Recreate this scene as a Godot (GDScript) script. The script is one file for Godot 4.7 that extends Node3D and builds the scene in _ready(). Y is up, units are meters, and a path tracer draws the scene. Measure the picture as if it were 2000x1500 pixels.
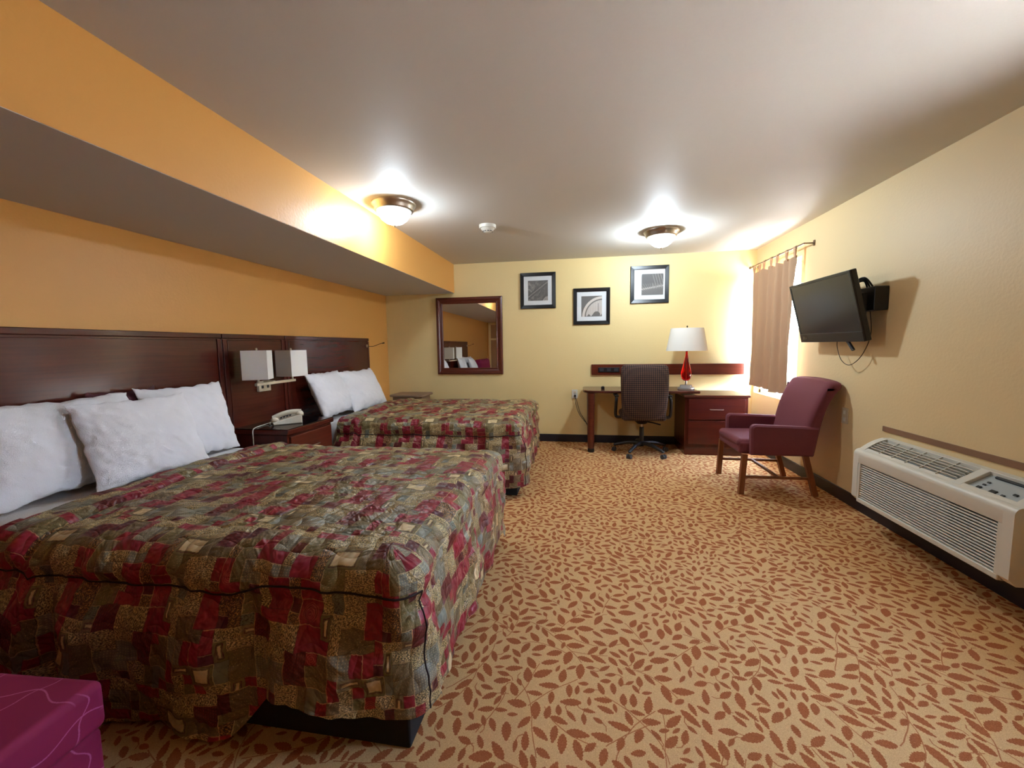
extends Node3D

# ---------------------------------------------------------------- room figures (metres)
const XL := -2.68      # wall behind the beds
const XR := 2.085      # wall with the window, television and cooler
const ZB := -5.45      # far wall with the desk
const ZF := 1.45       # wall behind the camera
const CE := 2.388      # ceiling
const SOFFIT_X := -1.685
const SOFFIT_Y := 2.005

var M := {}
var taken := {}


# ================================================================= mesh building
class MB:
	var v := PackedVector3Array()
	var n := PackedVector3Array()
	var uv := PackedVector2Array()
	var ix := PackedInt32Array()

	func vert(p: Vector3, nn: Vector3, t := Vector2.ZERO) -> int:
		v.append(p); n.append(nn); uv.append(t)
		return v.size() - 1

	func tri(a: int, b: int, c: int) -> void:
		var g := (v[b] - v[a]).cross(v[c] - v[a])
		if g.length_squared() < 1e-16:
			return
		if g.dot(n[a] + n[b] + n[c]) > 0.0:
			ix.append(a); ix.append(c); ix.append(b)
		else:
			ix.append(a); ix.append(b); ix.append(c)

	func quad(a: int, b: int, c: int, d: int) -> void:
		tri(a, b, c); tri(a, c, d)

	# box with rounded edges
	func box(c: Vector3, size: Vector3, r := 0.004, seg := 2, turn := Basis.IDENTITY) -> MB:
		var h := size * 0.5
		r = minf(r, minf(h.x, minf(h.y, h.z)) * 0.999)
		var lists := []
		for k in 3:
			var l := PackedFloat32Array()
			if r <= 0.0:
				l.append(-h[k]); l.append(h[k])
			else:
				for i in seg + 1:
					l.append(-h[k] + r * (1.0 - cos(PI / 2 * i / seg)) if seg > 1 else -h[k] + r * i)
				for i in seg + 1:
					l.append(h[k] - r * (1.0 - cos(PI / 2 * (seg - i) / seg)) if seg > 1 else h[k] - r * (seg - i))
			lists.append(l)
		for ax in 3:
			var a1 := (ax + 1) % 3
			var a2 := (ax + 2) % 3
			for s in [-1.0, 1.0]:
				var l1: PackedFloat32Array = lists[a1]
				var l2: PackedFloat32Array = lists[a2]
				var first := v.size()
				for i in l1.size():
					for j in l2.size():
						var q := Vector3.ZERO
						q[ax] = s * h[ax]; q[a1] = l1[i]; q[a2] = l2[j]
						var inn := q
						for k in 3:
							inn[k] = clampf(q[k], -h[k] + r, h[k] - r)
						var d := q - inn
						var nn := Vector3.ZERO
						nn[ax] = s
						var p := q
						if r > 0.0 and d.length() > 1e-7:
							nn = d.normalized()
							p = inn + nn * r
						vert(c + turn * p, turn * nn, Vector2(q[a1], q[a2]))
				for i in l1.size() - 1:
					for j in l2.size() - 1:
						var a := first + i * l2.size() + j
						quad(a, a + 1, a + 1 + l2.size(), a + l2.size())
		return self

	# grid of points; normals by differences; out = a point inside (normals point away) or flip sign
	func grid(P: Array, UV: Array, sgn := 1.0, wrap_i := false, wrap_j := false) -> MB:
		var ni := P.size()
		var nj: int = P[0].size()
		var first := v.size()
		for i in ni:
			for j in nj:
				var i0 := i - 1
				var i1 := i + 1
				var j0 := j - 1
				var j1 := j + 1
				if wrap_i:
					if i0 < 0: i0 = ni - 2
					if i1 >= ni: i1 = 1
				else:
					i0 = maxi(i0, 0); i1 = mini(i1, ni - 1)
				if wrap_j:
					if j0 < 0: j0 = nj - 2
					if j1 >= nj: j1 = 1
				else:
					j0 = maxi(j0, 0); j1 = mini(j1, nj - 1)
				var du: Vector3 = P[i1][j] - P[i0][j]
				var dv: Vector3 = P[i][j1] - P[i][j0]
				var nn := du.cross(dv) * sgn
				if nn.length_squared() < 1e-20:
					nn = Vector3.UP
				vert(P[i][j], nn.normalized(), UV[i][j] if UV.size() else Vector2(float(i) / (ni - 1), float(j) / (nj - 1)))
		for i in ni - 1:
			for j in nj - 1:
				var a := first + i * nj + j
				quad(a, a + 1, a + 1 + nj, a + nj)
		return self

	# turned profile round the y axis: [[radius, y], ...]; the profile's outside is on its right when it runs upwards
	func lathe(c: Vector3, prof: Array, seg := 28, smooth := true, turn := Basis.IDENTITY, sx := 1.0, sz := 1.0) -> MB:
		var runs := []
		if smooth:
			runs.append(prof)
		else:
			for k in prof.size() - 1:
				runs.append([prof[k], prof[k + 1]])
		for run in runs:
			var first := v.size()
			var m: int = run.size()
			for k in m:
				var a: Array = run[maxi(k - 1, 0)]
				var b: Array = run[mini(k + 1, m - 1)]
				var dr: float = b[0] - a[0]
				var dy: float = b[1] - a[1]
				var nr := Vector2(dy, -dr).normalized()
				for s in seg + 1:
					var t := TAU * s / seg
					var p := Vector3(run[k][0] * cos(t) * sx, run[k][1], run[k][0] * sin(t) * sz)
					var nn := Vector3(nr.x * cos(t) / sx, nr.y, nr.x * sin(t) / sz).normalized()
					vert(c + turn * p, turn * nn, Vector2(float(s) / seg, float(k) / (m - 1)))
			for k in m - 1:
				for s in seg:
					var q := first + k * (seg + 1) + s
					quad(q, q + 1, q + 1 + seg + 1, q + seg + 1)
		return self

	# round bar through points
	func tube(pts: Array, r: float, seg := 10, caps := true, r_end := -1.0) -> MB:
		var m := pts.size()
		var first := v.size()
		var side := Vector3.ZERO
		for k in m:
			var d: Vector3 = (pts[mini(k + 1, m - 1)] - pts[maxi(k - 1, 0)]).normalized()
			if k == 0:
				side = d.cross(Vector3.UP if absf(d.y) < 0.9 else Vector3.RIGHT).normalized()
			else:
				side = (side - d * side.dot(d)).normalized()
			var up := d.cross(side)
			var rr := r if r_end < 0.0 else lerpf(r, r_end, float(k) / (m - 1))
			for s in seg + 1:
				var t := TAU * s / seg
				var nn := side * cos(t) + up * sin(t)
				vert(pts[k] + nn * rr, nn, Vector2(float(s) / seg, float(k)))
		for k in m - 1:
			for s in seg:
				var q := first + k * (seg + 1) + s
				quad(q, q + 1, q + 1 + seg + 1, q + seg + 1)
		if caps:
			for e in [0, m - 1]:
				var d2: Vector3 = (pts[0] - pts[1]).normalized() if e == 0 else (pts[m - 1] - pts[m - 2]).normalized()
				var cc := vert(pts[e], d2)
				var ring := []
				for s in seg + 1:
					ring.append(vert(v[first + e * (seg + 1) + s], d2))
				for s in seg:
					tri(cc, ring[s], ring[s + 1])
		return self

	# flat polygon in (a, b) pushed along the third axis; ax = axis of the push; chamfer c on both faces
	func prism(poly: PackedVector2Array, ax: int, lo: float, hi: float, c := 0.0) -> MB:
		var a1 := (ax + 1) % 3
		var a2 := (ax + 2) % 3
		if Geometry2D.is_polygon_clockwise(poly):
			poly.reverse()
		var inner := poly
		if c > 0.0:
			var off := Geometry2D.offset_polygon(poly, -c, Geometry2D.JOIN_MITER)
			if off.size() and off[0].size() == poly.size():
				# match the start
				var best := 0
				for k in off[0].size():
					if off[0][k].distance_to(poly[0]) < off[0][best].distance_to(poly[0]):
						best = k
				inner = PackedVector2Array()
				for k in off[0].size():
					inner.append(off[0][(best + k) % off[0].size()])
			else:
				c = 0.0
		var to3 := func(p: Vector2, h: float) -> Vector3:
			var q := Vector3.ZERO
			q[a1] = p.x; q[a2] = p.y; q[ax] = h
			return q
		var tris := Geometry2D.triangulate_polygon(inner)
		for side in [[lo, -1.0], [hi, 1.0]]:
			var nn := Vector3.ZERO
			nn[ax] = side[1]
			var f := v.size()
			for p in inner:
				vert(to3.call(p, side[0]), nn, p)
			for k in range(0, tris.size(), 3):
				tri(f + tris[k], f + tris[k + 1], f + tris[k + 2])
		var m := poly.size()
		# outline normals, smoothed where the turn is slight
		for k in m:
			var p0 := poly[k]
			var p1 := poly[(k + 1) % m]
			var e := (p1 - p0).normalized()
			var out2 := Vector2(e.y, -e.x)
			var prev := (p0 - poly[(k + m - 1) % m]).normalized()
			var nxt := (poly[(k + 2) % m] - p1).normalized()
			var na := out2
			var nb := out2
			if prev.dot(e) > 0.8:
				na = (out2 + Vector2(prev.y, -prev.x)).normalized()
			if nxt.dot(e) > 0.8:
				nb = (out2 + Vector2(nxt.y, -nxt.x)).normalized()
			var n0: Vector3 = to3.call(na, 0.0)
			var n1: Vector3 = to3.call(nb, 0.0)
			var a := vert(to3.call(p0, lo + c), n0, Vector2(0, lo))
			var b := vert(to3.call(p1, lo + c), n1, Vector2(1, lo))
			var d := vert(to3.call(p1, hi - c), n1, Vector2(1, hi))
			var g := vert(to3.call(p0, hi - c), n0, Vector2(0, hi))
			quad(a, b, d, g)
			if c > 0.0:
				for side in [[lo, lo + c, -1.0], [hi, hi - c, 1.0]]:
					var up := Vector3.ZERO
					up[ax] = side[2]
					var q0 := vert(to3.call(p0, side[1]), (n0 + up).normalized())
					var q1 := vert(to3.call(p1, side[1]), (n1 + up).normalized())
					var q2 := vert(to3.call(inner[(k + 1) % m], side[0]), (n1 + up).normalized())
					var q3 := vert(to3.call(inner[k], side[0]), (n0 + up).normalized())
					quad(q0, q1, q2, q3)
		return self

	func moved(t: Transform3D) -> MB:
		for k in v.size():
			v[k] = t * v[k]
			n[k] = (t.basis * n[k]).normalized()
		return self

	func mesh() -> ArrayMesh:
		var a := []
		a.resize(Mesh.ARRAY_MAX)
		a[Mesh.ARRAY_VERTEX] = v
		a[Mesh.ARRAY_NORMAL] = n
		a[Mesh.ARRAY_TEX_UV] = uv
		a[Mesh.ARRAY_INDEX] = ix
		var m := ArrayMesh.new()
		m.add_surface_from_arrays(Mesh.PRIMITIVE_TRIANGLES, a)
		return m


# ================================================================= scene helpers
func numbered(called: String) -> String:
	if not taken.has(called):
		taken[called] = 0
		return called
	taken[called] += 1
	return "%s_%03d" % [called, taken[called]]

func part(mb: MB, called: String, m: Material, parent: Node3D) -> MeshInstance3D:
	var o := MeshInstance3D.new()
	o.name = called
	o.mesh = mb.mesh()
	o.material_override = m
	parent.add_child(o, true)
	return o

func thing(called: String, label: String, category: String, at := Vector3.ZERO, turn := 0.0, group := "") -> Node3D:
	var o := Node3D.new()
	o.name = numbered(called)
	add_child(o)
	o.position = at
	o.rotation.y = turn
	o.set_meta("label", label)
	o.set_meta("category", category)
	if group:
		o.set_meta("group", group)
	return o

func solo(mb: MB, called: String, m: Material, label: String, category: String, at := Vector3.ZERO, group := "") -> MeshInstance3D:
	var o := MeshInstance3D.new()
	o.name = numbered(called)
	o.mesh = mb.mesh()
	o.material_override = m
	add_child(o)
	o.position = at
	o.set_meta("label", label)
	o.set_meta("category", category)
	if group:
		o.set_meta("group", group)
	return o

func struct(mb: MB, called: String, m: Material, label: String, category: String) -> MeshInstance3D:
	var o := solo(mb, called, m, label, category)
	o.set_meta("kind", "structure")
	return o

func again(src: Node3D, label: String, at: Vector3, turn := 0.0) -> Node3D:
	var base := String(src.name)
	var r: Node3D = src.duplicate()
	r.name = numbered(base)
	add_child(r)
	r.position = at
	r.rotation.y = turn
	r.set_meta("label", label)
	return r

func c8(r: int, g: int, b: int) -> Color:
	return Color8(r, g, b)

func mat(c: Color, rough := 0.6, metal := 0.0, spec := 0.5) -> StandardMaterial3D:
	var m := StandardMaterial3D.new()
	m.albedo_color = c
	m.roughness = rough
	m.metallic = metal
	m.metallic_specular = spec
	return m

func bump(m: StandardMaterial3D, t: Texture2D, tiles: float, strength: float) -> StandardMaterial3D:
	m.uv1_triplanar = true
	m.uv1_scale = Vector3.ONE * tiles
	m.normal_enabled = true
	m.normal_texture = t
	m.normal_scale = strength
	return m

func noise(freq: float, oct := 3, sd := 1, kind := FastNoiseLite.TYPE_SIMPLEX_SMOOTH) -> FastNoiseLite:
	var f := FastNoiseLite.new()
	f.noise_type = kind
	f.frequency = freq
	f.fractal_octaves = oct
	f.seed = sd
	return f

func grain_normal(freq: float, oct: int, strength: float, sd: int, size := 256) -> ImageTexture:
	var im := noise(freq, oct, sd).get_seamless_image(size, size)
	im.convert(Image.FORMAT_RGB8)
	im.bump_map_to_normal_map(strength)
	return ImageTexture.create_from_image(im)


# ================================================================= textures
func wood_texture(dark: Color, light: Color, along_u: bool, sd: int) -> ImageTexture:
	var N := 512
	var im := Image.create(N, N, false, Image.FORMAT_RGB8)
	var f := noise(1.0, 3, sd)
	var fine := noise(1.0, 2, sd + 5)
	for y in N:
		for x in N:
			var a := float(x if along_u else y) / N
			var b := float(y if along_u else x) / N
			# seamless along a by turning on a circle
			var ca := cos(a * TAU) * 0.25
			var sa := sin(a * TAU) * 0.25
			var cb := cos(b * TAU)
			var sb := sin(b * TAU)
			var w := f.get_noise_3d(cb * 1.6 + ca, sb * 1.6 + sa, ca * 0.6) * 0.5 + 0.5
			var g := fine.get_noise_3d(cb * 9.0 + ca, sb * 9.0 + sa, sa) * 0.5 + 0.5
			var t := clampf(w * 0.6 + g * 0.5 - 0.05, 0.0, 1.0)
			im.set_pixel(x, y, dark.lerp(light, t))
	return ImageTexture.create_from_image(im)

func wood(dark: Color, light: Color, along_u: bool, sd: int, rough: float, scale := 0.9) -> StandardMaterial3D:
	var m := mat(Color.WHITE, rough)
	m.albedo_texture = wood_texture(dark, light, along_u, sd)
	m.uv1_triplanar = true
	m.uv1_scale = Vector3.ONE * scale
	return m

func carpet_texture() -> ImageTexture:
	var N := 1536
	var tile := 1.5
	var k := N / tile
	var rng := RandomNumberGenerator.new()
	rng.seed = 77
	var shade := PackedFloat32Array()       # 0 ground .. 1 leaf
	shade.resize(N * N)
	var leaves := []
	var cells := {}
	var cs := 0.05
	var nc := int(tile / cs)
	# three round markers per leaf keep leaves apart
	var markers := func(c: Vector2, a: float, L: float, ratio: float) -> Array:
		var u := Vector2(cos(a), sin(a)) * L
		var hw := L * ratio * 0.5
		return [[c - u * 0.27, hw * 0.8], [c, hw], [c + u * 0.27, hw * 0.75]]
	var free := func(ms: Array) -> bool:
		for m in ms:
			var p := Vector2(fposmod(m[0].x, tile), fposmod(m[0].y, tile))
			var cx := int(p.x / cs)
			var cy := int(p.y / cs)
			for i in range(-1, 2):
				for j in range(-1, 2):
					var key := posmod(cx + i, nc) * 1000 + posmod(cy + j, nc)
					if cells.has(key):
						for o in cells[key]:
							var dx := absf(o.x - p.x)
							var dy := absf(o.y - p.y)
							dx = minf(dx, tile - dx)
							dy = minf(dy, tile - dy)
							var d: float = o.z + m[1] + 0.0065
							if dx * dx + dy * dy < d * d:
								return false
		return true
	var mark := func(ms: Array) -> void:
		for m in ms:
			var p := Vector2(fposmod(m[0].x, tile), fposmod(m[0].y, tile))
			var key := posmod(int(p.x / cs), nc) * 1000 + posmod(int(p.y / cs), nc)
			if not cells.has(key):
				cells[key] = []
			cells[key].append(Vector3(p.x, p.y, m[1]))
	var stems := []
	for vine in 110:
		var p := Vector2(rng.randf() * tile, rng.randf() * tile)
		var dir := rng.randf() * TAU
		var curl := rng.randf_range(-4.0, 4.0)
		var side := 1.0
		var pts := [p]
		var got := 0
		for st in rng.randi_range(4, 8):
			for q in 3:
				dir += curl * 0.014 + rng.randf_range(-0.1, 0.1)
				p += Vector2(cos(dir), sin(dir)) * 0.0125
				pts.append(p)
			side = -side
			var a := dir + side * rng.randf_range(0.5, 1.0)
			var L := rng.randf_range(0.052, 0.085)
			var c := p + Vector2(cos(a), sin(a)) * (L * 0.5 + 0.007)
			var ratio := rng.randf_range(0.34, 0.5)
			var ms: Array = markers.call(c, a, L, ratio)
			if free.call(ms):
				mark.call(ms)
				leaves.append([c, a, L, ratio])
				got += 1
		if got >= 3:
			stems.append(pts)
	for t in 14000:
		var big := 1.0 - t / 14000.0
		var c := Vector2(rng.randf() * tile, rng.randf() * tile)
		var a := rng.randf() * TAU
		var L := rng.randf_range(0.036, 0.05 + 0.03 * big)
		var ratio := rng.randf_range(0.34, 0.5)
		var ms: Array = markers.call(c, a, L, ratio)
		if free.call(ms):
			mark.call(ms)
			leaves.append([c, a, L, ratio])
			if rng.randf() < 0.35:
				var e := c - Vector2(cos(a), sin(a)) * L * 0.5
				stems.append([e, e - Vector2(cos(a + 0.3), sin(a + 0.3)) * 0.014, e - Vector2(cos(a + 0.7), sin(a + 0.7)) * 0.03])
	for pts in stems:
		for q in pts.size() - 1:
			for s in 14:
				var p: Vector2 = pts[q].lerp(pts[q + 1], s / 14.0)
				var ix0 := int(p.x * k)
				var iy0 := int(p.y * k)
				for i in range(-1, 2):
					for j in range(-1, 2):
						shade[posmod(iy0 + j, N) * N + posmod(ix0 + i, N)] = 0.78
	for lf in leaves:
		var c: Vector2 = lf[0]
		var u := Vector2(cos(lf[1]), sin(lf[1]))
		var w := Vector2(-u.y, u.x)
		var L: float = lf[2]
		var hw: float = lf[3] * L * 0.5
		var rad := int(L * 0.5 * k) + 2
		var cx := int(c.x * k)
		var cy := int(c.y * k)
		for j in range(-rad, rad + 1):
			for i in range(-rad, rad + 1):
				var d := Vector2(i, j) / k
				var a := d.dot(u) / L + 0.5
				if a <= 0.0 or a >= 1.0:
					continue
				var edge := hw * pow(sin(PI * pow(a, 0.82)), 0.8) + 0.0012 * sin(a * 43.0) 
				if absf(d.dot(w)) < edge:
					shade[posmod(cy + j, N) * N + posmod(cx + i, N)] = 1.0
	var bytes := PackedByteArray()
	bytes.resize(N * N * 3)
	var hash := 12345
	var at := 0
	for q in N * N:
		hash = (hash * 1103515245 + 12345) & 0x7fffffff
		var g := (float((hash >> 8) & 255) / 255.0 - 0.5) * 44.0
		var s := shade[q]
		bytes[at] = int(clampf(lerpf(206.0, 156.0, s) + g, 0, 255))
		bytes[at + 1] = int(clampf(lerpf(163.0, 90.0, s) + g, 0, 255))
		bytes[at + 2] = int(clampf(lerpf(112.0, 52.0, s) + g * 0.8, 0, 255))
		at += 3
	return ImageTexture.create_from_image(Image.create_from_data(N, N, false, Image.FORMAT_RGB8, bytes))

# patchwork print of the quilts
func quilt_texture() -> ImageTexture:
	var N := 1024
	var G := 16
	var cell := N / G
	var rng := RandomNumberGenerator.new()
	rng.seed = 4141
	var own := PackedInt32Array()
	own.resize(G * G)
	own.fill(-1)
	var patches := []
	for gy in G:
		for gx in G:
			if own[gy * G + gx] >= 0:
				continue
			var w := rng.randi_range(1, 2)
			var h := rng.randi_range(1, 3)
			if rng.randf() < 0.35:
				var sw := w
				w = h
				h = sw
			var id := patches.size()
			for j in h:
				for i in w:
					var q := ((gy + j) % G) * G + (gx + i) % G
					if own[q] < 0:
						own[q] = id
			var kinds := [0, 0, 0, 0, 0, 1, 1, 1, 2, 2, 2, 3, 3, 3, 4, 4, 4, 4, 4, 5, 5, 6]
			patches.append({"x": gx * cell, "y": gy * cell, "w": w * cell, "h": h * cell, "k": kinds[rng.randi_range(0, kinds.size() - 1)], "t": rng.randf(), "m": rng.randi_range(0, 3)})
	var f := noise(0.035, 2, 3)
	var s := noise(0.15, 2, 9)
	var im := Image.create(N, N, false, Image.FORMAT_RGB8)
	var maroon := c8(128, 22, 42)
	var wine := c8(78, 18, 36)
	var taupe := c8(112, 96, 72)
	var sage := c8(116, 120, 104)
	var cream := c8(206, 176, 124)
	var black := c8(34, 26, 24)
	var olive := c8(116, 104, 62)
	for y in N:
		for x in N:
			var wob := f.get_noise_2d(x, y)
			var xx := posmod(x + int(wob * 4.0), N)
			var yy := posmod(y + int(f.get_noise_2d(x + 300, y) * 4.0), N)
			var p: Dictionary = patches[own[(yy / cell) * G + xx / cell]]
			var lx := float(posmod(xx - p.x, N))
			var ly := float(posmod(yy - p.y, N))
			var sp := s.get_noise_2d(x * (1.0 if p.m % 2 else 0.4), y * (0.4 if p.m % 2 else 1.0))
			var c: Color
			match p.k:
				0:
					c = maroon.lerp(c8(146, 34, 50), p.t)
					var dd := Vector2(lx - p.w * 0.5, ly - p.h * 0.5)
					if p.m == 0 and dd.length() < 44.0 and sin(dd.length() * 0.62) > 0.6:
						c = c8(176, 92, 72)
					elif p.m == 1 and absf(fmod(lx + ly * 0.5, 18.0) - 9.0) < 1.2 and fmod(ly, 26.0) < 15.0:
						c = c8(160, 74, 66)
				1:
					c = wine.lerp(c8(96, 34, 30), p.t)
					if p.m < 2 and fmod(lx, 13.0) < 3.0 and fmod(ly + lx, 19.0) < 9.0:
						c = c8(142, 62, 52)
				2:
					c = taupe.lerp(olive, p.t).lerp(black, clampf(sp * 0.5, 0.0, 0.4))
					if sp > 0.42:
						c = cream.lerp(taupe, 0.3)
				3:
					c = sage.lerp(c8(128, 122, 104), p.t)
					if p.m < 2 and Vector2(fmod(lx, 17.0) - 8.0, fmod(ly, 15.0) - 7.0).length() < 3.2:
						c = c8(176, 164, 128)
					elif p.m == 2 and sp > 0.2:
						c = c8(64, 62, 50)
				4:
					c = c8(150, 130, 86).lerp(c8(126, 118, 90), p.t)
					if sp > 0.12:
						c = c8(216, 190, 134)
					elif sp < -0.22:
						c = c8(84, 72, 48)
				5:
					c = c8(58, 40, 32)
					if sp > 0.16:
						c = c8(190, 140, 82)
					elif sp < -0.34:
						c = c8(110, 84, 50)
				_:
					c = olive.lerp(c8(130, 112, 84), p.t)
					var e := minf(minf(lx, p.w - lx), minf(ly, p.h - ly))
					if e > 16.0 and e < 20.0 or e > 25.0:
						c = wine if e < 25.0 else c8(220, 196, 150)
			# wavy pale outlines between some patches
			if lx < 5.0 and p.t > 0.4 or ly < 5.0 and p.t < 0.45:
				c = c.lerp(cream, 0.75)
			elif lx > p.w - 3.0 or ly > p.h - 3.0:
				c = c.lerp(black, 0.5)
			im.set_pixel(x, y, c)
	return ImageTexture.create_from_image(im)

func quilt_relief() -> ImageTexture:
	var N := 512
	var im := Image.create(N, N, false, Image.FORMAT_L8)
	var f := noise(1.0, 2, 21)
	for y in N:
		for x in N:
			var a := float(x) / N
			var b := float(y) / N
			var wx := sin(b * TAU * 3.0) * 0.02 + sin(b * TAU * 5.0 + 1.0) * 0.012
			var wy := sin(a * TAU * 3.0 + 0.5) * 0.02
			var p := absf(sin((a + wx) * PI * 6.0))
			var q := absf(sin((b + wy) * PI * 6.0))
			var puff := pow(minf(p, 1.0), 0.5) * pow(minf(q, 1.0), 0.5)
			var wr := f.get_noise_3d(cos(a * TAU) * 3.0, sin(a * TAU) * 3.0 + cos(b * TAU) * 3.0, sin(b * TAU) * 3.0)
			var v := clampf(puff * 0.75 + wr * 0.35 + 0.1, 0.0, 1.0)
			im.set_pixel(x, y, Color(v, v, v))
	im.convert(Image.FORMAT_RGB8)
	im.bump_map_to_normal_map(14.0)
	return ImageTexture.create_from_image(im)

# woven check of the desk chair
func check_texture() -> ImageTexture:
	var N := 64
	var im := Image.create(N, N, false, Image.FORMAT_RGB8)
	for y in N:
		for x in N:
			var c := c8(128, 98, 70)
			if x % 32 > 8 and y % 32 > 8:
				c = c8(30, 17, 20)
			elif x % 32 > 8 or y % 32 > 8:
				c = c8(80, 54, 44)
			im.set_pixel(x, y, c)
	return ImageTexture.create_from_image(im)

# magenta cloth with wandering pale lines
func lattice_texture() -> ImageTexture:
	var N := 512
	var im := Image.create(N, N, false, Image.FORMAT_RGB8)
	for y in N:
		for x in N:
			var a := float(x) / N
			var b := float(y) / N
			var c := c8(134, 16, 66)
			var u := fposmod(a * 3.0 + 0.09 * sin(b * TAU * 3.0) + 0.03 * sin(b * TAU * 7.0), 1.0)
			var w := fposmod(b * 3.0 + 0.09 * sin(a * TAU * 3.0 + 1.3), 1.0)
			if u < 0.022 or w < 0.022:
				c = c8(180, 86, 130)
			im.set_pixel(x, y, c)
	return ImageTexture.create_from_image(im)

func print_texture(which: int) -> ImageTexture:
	var N := 192
	var im := Image.create(N, N, false, Image.FORMAT_RGB8)
	var f := noise(0.02, 3, 40 + which)
	for y in N:
		for x in N:
			var a := float(x) / N
			var b := float(y) / N
			var g := 0.25 + 0.12 * f.get_noise_2d(x, y)
			if which == 0:      # curved bands and a dark bar across
				var d := Vector2(a - 0.15, b - 0.35).length()
				g = 0.22 + 0.5 * pow(absf(sin(d * 11.0 + f.get_noise_2d(x, y) * 2.0)), 3.0) * clampf(1.1 - a, 0.0, 1.0)
				var bar := absf((a * 0.75 + b) - 0.82)
				if bar < 0.13:
					g = 0.12 + 0.75 * pow(1.0 - bar / 0.13, 4.0)
				if Vector2(a - 1.05, b - 1.1).length() < 0.33:
					g = 0.78
				elif Vector2(a - 1.05, b - 1.1).length() < 0.4:
					g = 0.1
				g += 0.2 * f.get_noise_2d(x * 3, y * 3)
			elif which == 1:    # quarter arch with pale panes and a dome
				var r := Vector2(a - 1.02, b - 1.0).length()
				g = 0.3
				if r < 0.98:
					g = 0.92
				if r < 0.86:
					g = 0.4
				if r < 0.8:
					g = 0.86 - 0.1 * float(fmod(a * 9.0, 1.0) < 0.12)
					if Vector2(a - 0.74, b - 0.92).length() < 0.17 or b > 0.93 + 0.05 * sin(a * 30.0):
						g = 0.34
					if absf(a - 0.82) < 0.012 and b > 0.35:
						g = 0.25
			else:               # fanned lines and a bright sweep
				var ang := atan2(b - 1.4, a - 0.7)
				g = 0.28 + 0.32 * pow(absf(sin(ang * 34.0)), 6.0) * float(b > 0.45)
				g += 0.5 * exp(-pow((b - 0.72 + a * 0.16) / 0.05, 2.0))
				if absf(fmod(a - b * 0.28 + 1.0, 0.12) - 0.06) < 0.012 and a > 0.5 and b < 0.7:
					g = 0.75
			g = clampf(g * (0.75 if which != 1 else 0.95), 0.03, 0.97)
			var l := Color(g, g * 0.95, g * 0.9)
			im.set_pixel(x, y, l)
	return ImageTexture.create_from_image(im)


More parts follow.
